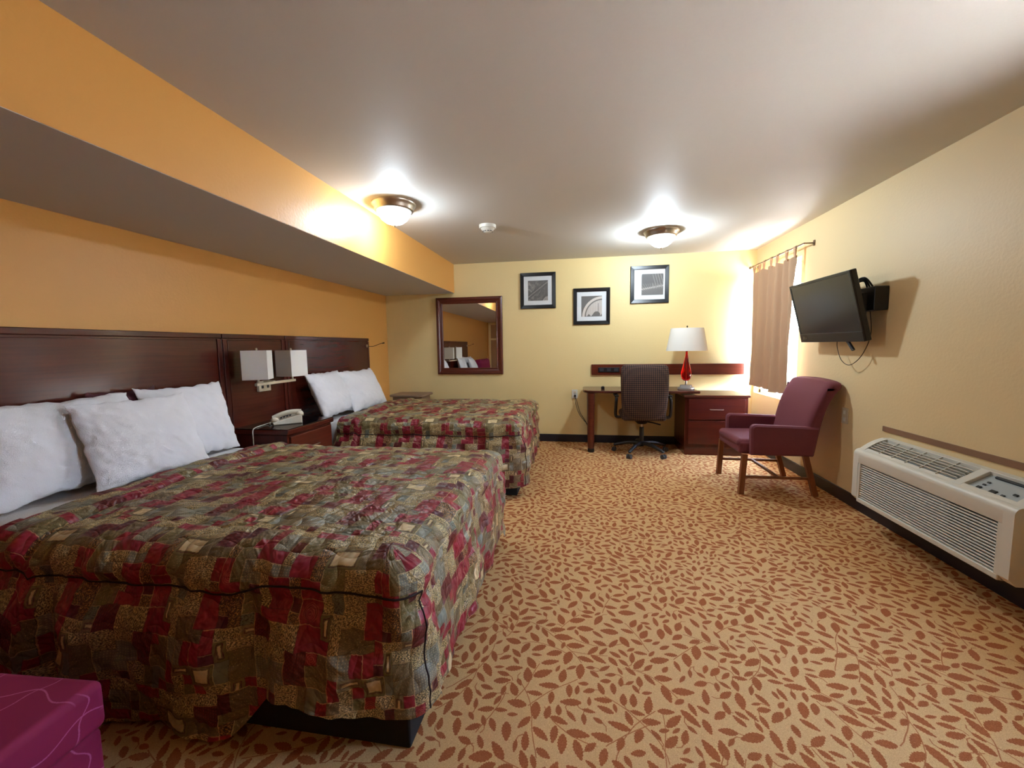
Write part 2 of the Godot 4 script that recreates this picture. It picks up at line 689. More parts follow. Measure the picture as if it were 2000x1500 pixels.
# ================================================================= materials
func make_materials() -> void:
	var peel := grain_normal(0.05, 3, 3.0, 5)
	var weave := grain_normal(0.2, 2, 6.0, 8)
	M.wall_ochre = bump(mat(c8(222, 164, 86), 0.42), peel, 3.0, 0.12)
	M.wall_cream = bump(mat(c8(238, 214, 154), 0.5), peel, 3.0, 0.12)
	M.wall_right = bump(mat(c8(232, 208, 160), 0.5), peel, 3.0, 0.12)
	M.ceiling = bump(mat(c8(214, 210, 204), 0.62), peel, 3.0, 0.07)
	M.baseboard = mat(c8(26, 26, 38), 0.4)
	M.carpet = mat(Color.WHITE, 0.95, 0.0, 0.2)
	M.carpet.albedo_texture = carpet_texture()
	M.mahogany = wood(c8(56, 16, 10), c8(94, 34, 20), true, 11, 0.27)
	M.mahogany_up = wood(c8(56, 16, 10), c8(94, 34, 20), false, 12, 0.28)
	M.redwood = wood(c8(72, 26, 15), c8(112, 48, 28), true, 13, 0.3)
	M.lamp_metal = mat(c8(214, 202, 176), 0.35, 0.25)
	M.mahogany.metallic_specular = 0.38
	M.mahogany_up.metallic_specular = 0.38
	M.mahogany.clearcoat_enabled = true
	M.mahogany.clearcoat = 0.3
	M.mahogany.clearcoat_roughness = 0.15
	M.oak = wood(c8(112, 62, 34), c8(156, 94, 54), false, 14, 0.45)
	M.desk_top = wood(c8(66, 32, 24), c8(96, 50, 38), true, 15, 0.16)
	M.black_glass = mat(c8(16, 14, 18), 0.08)
	M.white_cloth = bump(mat(c8(232, 230, 232), 0.85), weave, 4.0, 0.25)
	M.white_cloth.rim_enabled = true
	M.white_cloth.rim = 0.25
	M.black_cloth = mat(c8(14, 14, 16), 0.9)
	M.quilt = mat(Color.WHITE, 0.42)
	M.quilt.albedo_texture = quilt_texture()
	M.quilt.normal_enabled = true
	M.quilt.normal_texture = quilt_relief()
	M.quilt.normal_scale = 0.6
	M.piping = mat(c8(30, 16, 20), 0.7)
	M.maroon_cloth = bump(mat(c8(70, 16, 26), 0.8), weave, 5.0, 0.4)
	M.plum = bump(mat(c8(112, 50, 62), 0.85), weave, 6.0, 0.5)
	M.plum.rim_enabled = true
	M.plum.rim = 0.3
	M.magenta = mat(Color.WHITE, 0.8)
	M.magenta.albedo_texture = lattice_texture()
	M.magenta.uv1_triplanar = true
	M.magenta.uv1_scale = Vector3.ONE * 1.9
	M.check = mat(Color.WHITE, 0.85)
	M.check.albedo_texture = check_texture()
	M.check.uv1_triplanar = true
	M.check.uv1_scale = Vector3.ONE * 22.0
	M.curtain = bump(mat(c8(184, 150, 118), 0.8), weave, 5.0, 0.35)
	M.curtain.backlight_enabled = true
	M.curtain.backlight = c8(60, 44, 34)
	M.black_plastic = mat(c8(20, 20, 24), 0.4)
	M.grey_plastic = mat(c8(52, 54, 60), 0.4)
	M.tv_black = mat(c8(26, 27, 32), 0.35)
	M.tv_screen = mat(c8(40, 42, 48), 0.22)
	M.white_plastic = mat(c8(224, 222, 212), 0.4)
	M.ac_plastic = mat(c8(226, 224, 214), 0.42)
	M.ac_panel = mat(c8(176, 186, 190), 0.35)
	M.ac_coil = mat(c8(184, 186, 188), 0.5)
	M.beige_plastic = mat(c8(214, 202, 178), 0.4)
	M.phone = mat(c8(226, 216, 196), 0.35)
	M.nickel = mat(c8(196, 188, 178), 0.32, 1.0)
	M.bronze = mat(c8(120, 100, 84), 0.4, 0.8)
	M.brass_dark = mat(c8(74, 60, 48), 0.4, 0.7)
	M.shade_white = mat(c8(236, 230, 220), 0.8)
	M.shade_white.backlight_enabled = true
	M.shade_white.backlight = c8(90, 84, 76)
	M.mirror = mat(c8(236, 238, 238), 0.01, 1.0)
	M.frame_black = mat(c8(16, 16, 20), 0.3)
	M.paper = mat(c8(236, 238, 240), 0.7)
	M.pane = mat(Color(1, 1, 1, 0.06), 0.02)
	M.pane.transparency = BaseMaterial3D.TRANSPARENCY_ALPHA
	M.red_glass = mat(Color(0.93, 0.06, 0.05, 0.08), 0.02)
	M.red_glass.refraction_enabled = true
	M.red_glass.refraction_scale = 0.05
	M.clear_glass = mat(Color(0.93, 0.92, 0.92, 0.3), 0.02)
	M.clear_glass.refraction_enabled = true
	M.clear_glass.refraction_scale = 0.05
	M.dome = mat(c8(246, 248, 250), 0.35)
	M.dome.emission_enabled = true
	M.dome.emission = Color(0.90, 0.96, 1.0)
	M.dome.emission_energy_multiplier = DOME_GLOW
	M.vinyl = mat(c8(236, 236, 232), 0.45)
	M.door_tan = mat(c8(168, 126, 82), 0.55)
	M.trim_brown = mat(c8(140, 104, 78), 0.7)
	M.taupe_wood = mat(c8(150, 122, 98), 0.5)


# ================================================================= light and camera figures
const EXPOSURE := 0.98
const SKY_ENERGY := 9.0
const LAMP_ENERGY := 1.65
const DOME_GLOW := 2.5

func _ready() -> void:
	# ---- camera
	var cam := Camera3D.new()
	cam.name = "camera"
	cam.fov = 86.118
	cam.rotation_order = EULER_ORDER_YXZ
	cam.rotation_degrees = Vector3(-5.2444, 9.5018, -0.8445)
	cam.position = Vector3(0, 1.28, 0)
	cam.near = 0.02
	cam.far = 200.0
	add_child(cam)
	cam.current = true
	# ---- sky and exposure
	var env := Environment.new()
	env.background_mode = Environment.BG_SKY
	var sky := Sky.new()
	var sm := ProceduralSkyMaterial.new()
	sm.sky_top_color = c8(170, 198, 236)
	sm.sky_horizon_color = c8(226, 234, 244)
	sm.ground_horizon_color = c8(206, 208, 210)
	sm.ground_bottom_color = c8(190, 190, 190)
	sm.sky_energy_multiplier = SKY_ENERGY
	sm.ground_energy_multiplier = SKY_ENERGY
	sky.sky_material = sm
	env.sky = sky
	env.tonemap_mode = Environment.TONE_MAPPER_LINEAR
	env.tonemap_exposure = EXPOSURE
	env.sdfgi_enabled = true
	env.ssao_enabled = true
	env.ssil_enabled = true
	var we := WorldEnvironment.new()
	we.name = "surroundings"
	we.environment = env
	add_child(we)

	make_materials()
	build_room()
	build_beds()
	build_bed_wall()
	build_far_wall()
	build_desk()
	build_office_chair()
	build_armchair()
	build_window_side()
	build_television()
	build_cooler()
	build_ceiling_things()
	build_lounge_chair()


# ================================================================= room
func build_room() -> void:
	var T := 0.14
	# floor with its carpet print laid out in metres
	var fl := MB.new()
	fl.box(Vector3((XL + XR) / 2, -0.05, (ZB + ZF) / 2), Vector3(XR - XL + 2 * T, 0.1, ZF - ZB + 2 * T), 0.0)
	for k in fl.v.size():
		fl.uv[k] = Vector2(fl.v[k].x / 1.5, fl.v[k].z / 1.5)
	struct(fl, "floor", M.carpet, "tan carpet patterned with rust brown leaves", "floor")
	struct(MB.new().box(Vector3((XL + XR) / 2, CE + 0.06, (ZB + ZF) / 2), Vector3(XR - XL + 2 * T, 0.12, ZF - ZB + 2 * T), 0.0), "ceiling", M.ceiling, "plain off-white painted ceiling", "ceiling")
	struct(MB.new().box(Vector3(XL - T / 2, CE / 2, (ZB + ZF) / 2), Vector3(T, CE, ZF - ZB + 2 * T), 0.0), "wall_left", M.wall_ochre, "golden ochre painted wall behind the beds", "wall")
	struct(MB.new().box(Vector3((XL + XR) / 2, CE / 2, ZB - T / 2), Vector3(XR - XL, CE, T), 0.0), "wall_back", M.wall_cream, "pale yellow painted wall behind the desk", "wall")
	struct(MB.new().box(Vector3((XL + XR) / 2, CE / 2, ZF + T / 2), Vector3(XR - XL, CE, T), 0.0), "wall_front", M.wall_ochre, "ochre wall with a door, seen in the mirror", "wall")
	# right wall with two window openings
	var rw := MB.new()
	var x := XR + T / 2
	var holes := [[-5.40, -4.42, 0.68, 2.10], [-1.70, -1.20, 1.20, 1.78]]
	var z0 := ZB - T
	for h in holes:
		rw.box(Vector3(x, CE / 2, (z0 + h[0]) / 2), Vector3(T, CE, h[0] - z0), 0.0)
		rw.box(Vector3(x, h[2] / 2, (h[0] + h[1]) / 2), Vector3(T, h[2], h[1] - h[0]), 0.0)
		rw.box(Vector3(x, (CE + h[3]) / 2, (h[0] + h[1]) / 2), Vector3(T, CE - h[3], h[1] - h[0]), 0.0)
		z0 = h[1]
	rw.box(Vector3(x, CE / 2, (z0 + ZF + T) / 2), Vector3(T, CE, ZF + T - z0), 0.0)
	struct(rw, "wall_right", M.wall_right, "cream painted wall with the curtained window and television", "wall")
	var n := 0
	for h in holes:
		n += 1
		var w := thing("window_%d" % n, ["white framed window behind the brown curtain", "small white framed window beyond the air conditioner"][n - 1], "window", Vector3(XR + 0.09, h[2], (h[0] + h[1]) / 2))
		w.set_meta("kind", "structure")
		var W: float = h[1] - h[0]
		var H: float = h[3] - h[2]
		var fr := MB.new()
		for s in [-1, 1]:
			fr.box(Vector3(0, H / 2, s * (W / 2 - 0.02)), Vector3(0.06, H, 0.04), 0.004)
			fr.box(Vector3(0, H / 2 + s * (H / 2 - 0.02), 0), Vector3(0.06, 0.04, W), 0.004)
		part(fr, "window_frame", M.vinyl, w)
		part(MB.new().box(Vector3(0, H / 2, 0), Vector3(0.04, H - 0.06, 0.03), 0.004), "window_mullion", M.vinyl, w)
		for s in [-1, 1]:
			part(MB.new().box(Vector3(0, H / 2, s * W / 4), Vector3(0.004, H - 0.07, W / 2 - 0.04), 0.0), "window_pane", M.pane, w)
	# boxed soffit over the beds
	var so := Node3D.new()
	so.name = "trim_1"
	add_child(so)
	so.position = Vector3((XL + SOFFIT_X) / 2, SOFFIT_Y, (ZB + ZF) / 2)
	so.set_meta("kind", "structure")
	so.set_meta("label", "boxed ochre soffit running along the ceiling above the beds")
	so.set_meta("category", "soffit")
	part(MB.new().box(Vector3(0, (CE - SOFFIT_Y) / 2 + 0.001, 0), Vector3(SOFFIT_X - XL, CE - SOFFIT_Y - 0.002, ZF - ZB), 0.0), "soffit_face", M.wall_ochre, so)
	part(MB.new().box(Vector3(-0.001, 0.001, 0), Vector3(SOFFIT_X - XL - 0.002, 0.002, ZF - ZB), 0.0), "soffit_underside", M.ceiling, so)
	# baseboards
	struct(MB.new().box(Vector3((XL + XR) / 2, 0.05, ZB + 0.006), Vector3(XR - XL, 0.1, 0.012), 0.003, 1), "baseboard_back", M.baseboard, "black vinyl baseboard along the wall behind the desk", "baseboard")
	struct(MB.new().box(Vector3(XR - 0.006, 0.05, (ZB + ZF) / 2), Vector3(0.012, 0.1, ZF - ZB), 0.003, 1), "baseboard_right", M.baseboard, "black vinyl baseboard under the air conditioner wall", "baseboard")
	struct(MB.new().box(Vector3(XL + 0.006, 0.05, (ZB + ZF) / 2), Vector3(0.012, 0.1, ZF - ZB), 0.003, 1), "baseboard_left", M.baseboard, "black vinyl baseboard behind the beds", "baseboard")
	struct(MB.new().box(Vector3(XR - 0.004, 0.672, -2.72), Vector3(0.008, 0.036, 0.98), 0.002, 1), "trim_2", M.trim_brown, "brown strip on the wall above the air conditioner", "trim")
	# door behind the camera
	var d := thing("door_1", "tan door with a panel above it, reflected in the mirror", "door", Vector3(-2.16, 0, ZF))
	d.set_meta("kind", "structure")
	var df := MB.new()
	for s in [-1, 1]:
		df.box(Vector3(s * 0.44, 1.0, -0.02), Vector3(0.07, 2.0, 0.04), 0.004)
	df.box(Vector3(0, 1.965, -0.02), Vector3(0.95, 0.07, 0.04), 0.004)
	df.box(Vector3(0, 1.50, -0.02), Vector3(0.81, 0.05, 0.04), 0.004)
	part(df, "door_frame", M.wall_cream, d)
	part(MB.new().box(Vector3(0, 0.735, -0.012), Vector3(0.81, 1.47, 0.024), 0.003), "door_leaf", M.door_tan, d)
	part(MB.new().box(Vector3(0, 1.73, -0.012), Vector3(0.81, 0.4, 0.024), 0.003), "transom_panel", M.door_tan, d)


# ================================================================= beds
func build_beds() -> void:
	var specs := [
		{"zn": -1.115, "zf": -2.585, "word": "near bed", "sd": 1},
		{"zn": -3.375, "zf": -4.845, "word": "far bed", "sd": 2},
	]
	for b in specs:
		var zc: float = (b.zn + b.zf) / 2
		var W: float = b.zn - b.zf
		var near: bool = b.sd == 1
		var t := thing("bed", "near double bed with black box base under the quilt" if near else "far double bed between nightstand and desk wall, black base", "bed", Vector3(-1.57, 0, zc), 0, "double beds")
		part(MB.new().box(Vector3(0, 0.13, 0), Vector3(2.07, 0.26, W - 0.03), 0.008), "bed_base", M.black_cloth, t)
		part(MB.new().box(Vector3(-0.01, 0.42, 0), Vector3(2.03, 0.32, W - 0.1), 0.07, 4), "mattress", M.white_cloth, t)
		part(sheet_shape(W), "sheet", M.white_cloth, t)
		var sp := thing("bedspread", "maroon and gold patchwork quilt on the near bed" if near else "maroon and gold patchwork quilt on the far bed", "bedspread", Vector3(-2.19, 0, zc), 0, "patchwork quilts")
		quilt_on(sp, W / 2, 1.685, b.sd)
	pillow("white pillow leaning on headboard at outer edge of near bed", Vector3(-2.475, 0.835, -1.60), 0.04, 0.30, 0.68, 0.47, 0.15, 1, M.white_cloth, "white pillows")
	pillow("white pillow at the back of near bed, beside the nightstand", Vector3(-2.455, 0.835, -2.23), -0.06, 0.30, 0.54, 0.48, 0.15, 2, M.white_cloth, "white pillows")
	pillow("white pillow lying in front of two others on near bed", Vector3(-2.315, 0.82, -1.83), -0.10, 0.38, 0.56, 0.46, 0.15, 3, M.white_cloth, "white pillows")
	pillow("dark maroon cushion wedged behind the near bed's pillows", Vector3(-2.565, 0.87, -1.93), 0.0, 0.06, 0.36, 0.40, 0.08, 4, M.maroon_cloth, "")
	pillow("white pillow leaning on far bed headboard near nightstand", Vector3(-2.44, 0.845, -3.71), 0.08, 0.40, 0.60, 0.46, 0.18, 5, M.white_cloth, "white pillows")
	pillow("white pillow on far bed nearest the mirror wall", Vector3(-2.38, 0.835, -4.21), -0.05, 0.44, 0.66, 0.47, 0.19, 6, M.white_cloth, "white pillows")

func sheet_shape(W: float) -> MB:
	# turned-down white sheet over the head end, hanging a little at both sides
	var P := []
	var hw := W / 2 - 0.035
	for i in 9:
		var row := PackedVector3Array()
		var x := -1.03 + 0.62 * i / 8.0
		for j in 41:
			var a := -1.0 + 2.0 * j / 40.0
			var arc := absf(a) * (hw + 0.2)
			var r := 0.08
			var p := Vector3(x, 0.597, signf(a) * minf(arc, hw - r))
			if arc > hw - r:
				var q := (arc - (hw - r)) / r
				if q < PI / 2:
					p.z = signf(a) * (hw - r + r * sin(q)); p.y = 0.597 - r * (1.0 - cos(q))
				else:
					p.z = signf(a) * hw; p.y = 0.597 - r - (arc - (hw - r) - r * PI / 2)
			p.y += 0.004 * sin(x * 40.0 + p.z * 9.0)
			row.append(p)
		P.append(row)
	return MB.new().grid(P, [], -1.0)

# the quilt: a top that crowns a little and three sides that fall to the hem
func quilt_on(t: Node3D, hw: float, L: float, sd: int) -> void:
	var r := 0.115
	var Y := 0.622 if sd == 1 else 0.648
	var f := noise(1.0, 3, 60 + sd)
	var g := noise(1.0, 2, 90 + sd)
	var tile := 0.57
	var mb := MB.new()
	var top_y := func(x: float, z: float) -> float:
		var y := Y + 0.02 * (1.0 - pow(z / hw, 2.0)) + 0.012 * f.get_noise_2d(x * 3.0, z * 3.0) + 0.005 * f.get_noise_2d(x * 13.0, z * 13.0)
		# rolled band near the head
		var band := (x - 0.15 - 0.02 * sin(z * 3.0)) / 0.03
		y += 0.016 * exp(-band * band) - 0.022 * exp(-pow((x - 0.205 - 0.02 * sin(z * 3.0)) / 0.012, 2.0))
		return y
	var nx := 120
	var nz := 96
	var P := []
	var UV := []
	for i in nx + 1:
		var row := PackedVector3Array()
		var ur := PackedVector2Array()
		for j in nz + 1:
			var z := lerpf(-hw + r, hw - r, float(j) / nz)
			var head := 0.045 * z + 0.012 * sin(z * 9.0)      # the turned edge runs a little askew
			var x := lerpf(head, L - r, float(i) / nx)
			row.append(Vector3(x, top_y.call(x, z), z))
			ur.append(Vector2(x, z) / tile)
		P.append(row)
		UV.append(ur)
	mb.grid(P, UV, -1.0)
	# path round the three open sides: point, outward, length, panel
	var path := []
	var s := 0.0
	var n_long := 150
	for k in n_long + 1:
		path.append([Vector3((L - r) * k / n_long, 0, -hw + r), Vector3(0, 0, -1), (L - r) * k / n_long, 0])
	s = L - r
	for k in range(1, 13):
		var a := PI / 2 * k / 12.0
		path.append([Vector3(L - r, 0, -hw + r), Vector3(sin(a), 0, -cos(a)), s + r * a * 1.6, 0])
	var n_foot := 110
	for k in range(0 if true else 1, n_foot + 1):
		if k == 0:
			continue
		path.append([Vector3(L - r, 0, lerpf(-hw + r, hw - r, float(k) / n_foot)), Vector3(1, 0, 0), 2.0 * (hw - r) * k / n_foot, 1])
	for k in range(1, 17):
		var a := PI / 2 * k / 16.0
		path.append([Vector3(L - r, 0, hw - r), Vector3(cos(a), 0, sin(a)), L - r + r * (PI / 2 - a) * 1.6, 2])
	for k in range(1, n_long + 1):
		path.append([Vector3((L - r) * (1.0 - float(k) / n_long), 0, hw - r), Vector3(0, 0, 1), (L - r) * (1.0 - float(k) / n_long), 2])
	var nv := 44
	var G := []
	var ARC := []
	var wsum := 0.0
	for k in path.size():
		var p: Vector3 = path[k][0]
		var o: Vector3 = path[k][1]
		if k > 0:
			wsum += (p + o * r - path[k - 1][0] - path[k - 1][1] * r).length()
		var hem := 0.05 + 0.02 * sin(wsum * 5.0)
		var fold := 0.0
		var wx := p.x - 2.19      # along the room
		if path[k][3] == 0:
			hem = 0.06 + 0.02 * sin(wsum * 4.0)
		elif path[k][3] == 1:
			hem = 0.10 + 0.012 * sin(wsum * 7.0 + sd)
		elif sd == 1:
			hem = 0.025 + 0.15 * smoothstep(-1.14, -0.96, wx) - 0.05 * smoothstep(-0.92, -0.5, wx) + 0.01 * sin(wx * 17.0) * smoothstep(-1.0, -1.3, wx)
			fold = 0.045 - 0.075 * exp(-pow((wx + 1.86) / 0.035, 2.0)) - 0.05 * exp(-pow((wx + 1.05) / 0.05, 2.0)) + 0.02 * exp(-pow((wx + 1.72) / 0.06, 2.0)) - 0.045 * smoothstep(-0.75, -0.55, wx)
		else:
			hem = 0.05 + 0.05 * smoothstep(-0.8, -0.5, wx)
			fold = 0.07 - 0.10 * exp(-pow((wx + 0.84) / 0.06, 2.0)) + 0.03 * exp(-pow((wx + 0.66) / 0.06, 2.0)) - 0.045 * smoothstep(-0.75, -0.55, wx) - 0.04 * exp(-pow((wx + 1.0) / 0.04, 2.0))
		var corner := 0.0
		if o.x > 0.02 and absf(o.z) > 0.02:
			corner = sin(2.0 * atan2(absf(o.z), o.x))
		var y0: float = top_y.call(p.x, p.z)
		var row := PackedVector3Array()
		var arcs := PackedFloat32Array()
		var total := r * PI / 2 + (y0 - r - hem)
		for j in nv + 1:
			var v := total * pow(float(j) / nv, 0.9)
			var pos := p
			pos.y = y0
			var dn := maxf(0.0, v - r * PI / 2)
			var ripple := (0.004 + 0.026 * dn) * sin(wsum * 15.0 + 2.0 * f.get_noise_1d(wsum * 2.0) + sd) + 0.012 * g.get_noise_2d(wsum * 9.0, v * 9.0) + 0.02 * f.get_noise_2d(wsum * 2.5, v * 3.0 + 7.0) * minf(1.0, v / 0.2)
			# puff under the edge, then in a little at the seam, then free
			var puff := 0.018 * sin(clampf(v / 0.2, 0.0, 1.0) * PI) - 0.012 * exp(-pow((v - 0.215) / 0.018, 2.0))
			var out := puff + ripple * minf(1.0, v / 0.12) + fold * smoothstep(0.12, 0.42, v) + corner * (0.034 * sin(clampf(v / 0.35, 0.0, 1.0) * PI) + 0.02 * sin(v * 26.0) * smoothstep(0.05, 0.15, v) * exp(-v * 3.0))
			out = maxf(out, -0.004) + 0.02 * smoothstep(0.2, 0.4, v)
			if v < r * PI / 2:
				var a := v / r
				pos += o * (r * sin(a) + out)
				pos.y -= r * (1.0 - cos(a))
			else:
				pos += o * (r + out)
				pos.y -= r + dn
			row.append(pos)
			arcs.append(v)
		G.append(row)
		ARC.append(arcs)
	# normals on the whole strip, then panel by panel so that each keeps its own print
	var mbn := MB.new()
	mbn.grid(G, [], 1.0)
	var w := nv + 1
	for k in path.size() - 1:
		var pan: int = path[k + 1][3]
		var ids := []
		for e in [k, k + 1]:
			for j in w:
				var q: int = e * w + j
				var arc: float = ARC[e][j]
				var uvv := Vector2.ZERO
				var sl: float = path[e][2]
				if pan == 1 and path[e][3] != 1:
					sl = 0.0
				if pan == 2 and path[e][3] != 2:
					sl = L - r + r * PI / 2 * 1.6
				if pan == 0:
					uvv = Vector2(sl, -hw + r - arc)
				elif pan == 1:
					uvv = Vector2(L - r + arc, -hw + r + sl)
				else:
					uvv = Vector2(sl, hw - r + arc)
				ids.append(mb.vert(mbn.v[q], mbn.n[q], uvv / tile))
		for j in nv:
			mb.quad(ids[j], ids[j + 1], ids[w + j + 1], ids[w + j])
	# a consistent outward side for the strip
	part(mb, "quilted_cover", M.quilt, t)
	# dark cord along the near edge seam and down the near foot corner
	var cord := []
	var lo := 0
	for j in nv + 1:
		if ARC[path.size() - 1][j] < 0.215:
			lo = j
	var first2 := 0
	for k in path.size():
		if path[k][3] == 2 and first2 == 0:
			first2 = k
	for k in range(first2 + 4, path.size(), 2):
		cord.append(G[k][lo] + path[k][1] * 0.002)
	part(MB.new().tube(cord, 0.0034, 6), "piping", M.piping, t)
	var down := []
	for j in range(lo, nv + 1):
		down.append(G[first2 + 4][j] + path[first2 + 4][1] * 0.001)
	part(MB.new().tube(down, 0.0028, 6), "corner_seam", M.piping, t)

func pillow(label: String, at: Vector3, yaw: float, lean: float, w: float, h: float, th: float, sd: int, m: Material, group: String) -> void:
	var f := noise(1.0, 3, 200 + sd)
	var nu := 44
	var nv := 32
	var mb := MB.new()
	for side in [-1.0, 1.0]:
		var P := []
		for i in nu + 1:
			var row := PackedVector3Array()
			for j in nv + 1:
				var u := -cos(PI * i / nu)
				var v := -cos(PI * j / nv)
				var au := absf(u)
				var av := absf(v)
				var body := pow(1.0 - pow(au, 2.6), 0.55) * pow(1.0 - pow(av, 2.6), 0.55)
				# sides draw in between the corners, corners stay pointed
				var y := v * h / 2 * (1.0 - 0.075 * (1.0 - u * u)) 
				var z := u * w / 2 * (1.0 - 0.06 * (1.0 - v * v))
				var sag := -0.02 * (1.0 - v * v)
				var d: float = side * th * 0.5 * body * (1.0 + 0.10 * f.get_noise_2d(u * 1.4 + side * 4.0, v * 1.4)) 
				var wr := 0.010 * f.get_noise_2d(u * 5.0 + side * 9.0, v * 4.0 - u * 3.0) * body + 0.005 * sin((v * 9.0 + u * 4.0) + 3.0 * f.get_noise_2d(u * 2.0, v * 2.0)) * body * pow(au, 2.0)
				row.append(Vector3(d + wr, y + sag * 0.3 + 0.014 * f.get_noise_2d(u * 3.0, v * 3.0 + 20.0) * maxf(au, av), z + 0.014 * f.get_noise_2d(u * 3.0 + 9.0, v * 3.0) * maxf(au, av)))
			P.append(row)
		mb.grid(P, [], side * -1.0)
	mb.moved(Transform3D(Basis(Vector3.UP, yaw) * Basis(Vector3(0, 0, 1), lean), Vector3.ZERO))
	solo(mb, "pillow" if sd != 4 else "cushion", m, label, "pillow" if sd != 4 else "cushion", at, group)


# ================================================================= wall behind the beds
func build_bed_wall() -> void:
	var HB := XL + 0.06
	for k in 3:
		var z0: float = [-1.17, -2.672, -3.332][k]
		var z1: float = [-2.668, -3.328, -4.825][k]
		var W := z0 - z1
		var t := thing("headboard" if k != 1 else "wall_panel", ["dark mahogany headboard panel behind the near bed", "narrow mahogany wall panel between the two headboards", "dark mahogany headboard panel behind the far bed"][k], "headboard" if k != 1 else "panel", Vector3(XL, 0, (z0 + z1) / 2), 0, "" if k == 1 else "mahogany headboards")
		var y0 := 0.3
		var H := 1.405
		part(MB.new().box(Vector3(0.024, (y0 + H - 0.004) / 2, 0), Vector3(0.048, H - y0 - 0.004, W - 0.004), 0.003), "back_board", M.mahogany, t)
		part(MB.new().box(Vector3(0.03, H - 0.018, 0), Vector3(0.06, 0.036, W - 0.004), 0.006, 3), "top_rail", M.mahogany, t)
		for s in [-1, 1]:
			part(MB.new().box(Vector3(0.03, (y0 + H - 0.04) / 2, s * (W / 2 - 0.022)), Vector3(0.06, H - 0.04 - y0, 0.036), 0.004), "stile", M.mahogany_up, t)
		part(MB.new().box(Vector3(0.052, (y0 + H - 0.046) / 2, 0), Vector3(0.012, H - 0.05 - y0, W - 0.092), 0.004), "front_panel", M.mahogany, t)
	# gooseneck reading lights at the outer ends
	var g := thing("reading_light", "slim bent-wire reading light at far headboard's outer end", "light", Vector3(HB, 1.31, -4.755), 0, "gooseneck reading lights")
	part(MB.new().lathe(Vector3.ZERO, [[0.0, 0.014], [0.016, 0.014], [0.02, 0.008], [0.02, 0.0]], 18, false, Basis(Vector3(0, 0, 1), -PI / 2)), "mount", M.nickel, g)
	var wire := []
	for k in 17:
		var a := k / 16.0
		wire.append(Vector3(0.014 + 0.16 * a, 0.012 * sin(a * PI * 1.6 + PI) + 0.02 * a, -0.10 * a))
	part(MB.new().tube(wire, 0.0035, 8), "flexible_arm", M.brass_dark, g)
	part(MB.new().tube([wire[15], wire[16] + Vector3(0.014, 0.006, -0.006)], 0.007, 10, true, 0.009), "lamp_tip", M.brass_dark, g)
	again(g, "slim bent-wire reading light at near headboard's outer end", Vector3(HB, 1.31, -1.24))

	# nightstand
	var ns := thing("nightstand", "dark mahogany nightstand with glossy top between the beds", "nightstand", Vector3(-2.385, 0, -2.99))
	part(MB.new().box(Vector3(0, 0.045, 0), Vector3(0.40, 0.09, 0.52), 0.004), "plinth", M.mahogany, ns)
	part(MB.new().box(Vector3(-0.005, 0.365, 0), Vector3(0.44, 0.55, 0.55), 0.006), "body", M.mahogany_up, ns)
	part(MB.new().box(Vector3(0, 0.66, 0), Vector3(0.47, 0.04, 0.58), 0.008, 3), "top_board", M.mahogany, ns)
	part(MB.new().box(Vector3(0, 0.6825, 0), Vector3(0.46, 0.005, 0.57), 0.002), "glass_top", M.black_glass, ns)
	for k in 2:
		var dr := part(MB.new().box(Vector3(0.222, 0.505 - 0.255 * k, 0), Vector3(0.02, 0.235, 0.51), 0.006, 3), "drawer", M.redwood, ns)
		part(MB.new().tube([Vector3(0.23, 0.505 - 0.255 * k, -0.055), Vector3(0.255, 0.507 - 0.255 * k, -0.05), Vector3(0.255, 0.507 - 0.255 * k, 0.05), Vector3(0.23, 0.505 - 0.255 * k, 0.055)], 0.005, 8), "handle", M.nickel, dr)

	# telephone
	var ph := thing("telephone", "cream corded desk telephone on the nightstand", "telephone", Vector3(-2.36, 0.6855, -2.97), 2.24)
	var wedge := PackedVector2Array([Vector2(0.0, -0.10), Vector2(0.022, -0.105), Vector2(0.07, 0.09), Vector2(0.06, 0.105), Vector2(0.0, 0.105)])
	# profile in (y, z) pushed along x
	part(MB.new().prism(wedge, 0, -0.085, 0.085, 0.006), "telephone_body", M.phone, ph)
	var hs := []
	for k in 13:
		var a := -1.0 + k / 6.0
		hs.append(Vector3(-0.052, 0.072 + 0.018 * (1.0 - a * a) + 0.018 * -a * -1.0, a * 0.10))
	part(MB.new().tube(hs, 0.019, 12), "handset", M.phone, ph)
	for s in [-1.0, 1.0]:
		part(MB.new().lathe(Vector3(-0.052, 0.048 + 0.018 * s, s * 0.088), [[0.0, 0.03], [0.02, 0.03], [0.03, 0.012], [0.03, -0.008], [0.0, -0.008]], 16), "handset_cup", M.phone, ph)
	for i in 3:
		for j in 4:
			part(MB.new().box(Vector3(0.005 + i * 0.022, 0.042 + j * 0.0055, -0.045 + j * 0.022), Vector3(0.015, 0.006, 0.014), 0.002, 2, Basis(Vector3(1, 0, 0), -0.24)), "key", M.grey_plastic, ph)
	var cc := []
	for k in 25:
		var a := k / 24.0
		cc.append(Vector3(-0.055 + 0.16 * a, 0.01, -0.12 - 0.03 * sin(a * PI)).lerp(Vector3(0.1, 0.01, 0.09), a * a * 0.9))
	part(MB.new().tube(cc, 0.006, 8), "handset_cord", M.white_plastic, ph)
	var lc := []
	var back_to := ph.transform.affine_inverse()
	for p in [Vector3(-2.455, 0.70, -2.93), Vector3(-2.475, 0.690, -2.86), Vector3(-2.46, 0.690, -2.78), Vector3(-2.44, 0.690, -2.715), Vector3(-2.438, 0.672, -2.692), Vector3(-2.436, 0.6, -2.688), Vector3(-2.436, 0.42, -2.688)]:
		lc.append(back_to * p)
	part(MB.new().tube(smooth_path(lc, 5), 0.0035, 8), "line_cord", M.white_plastic, ph)

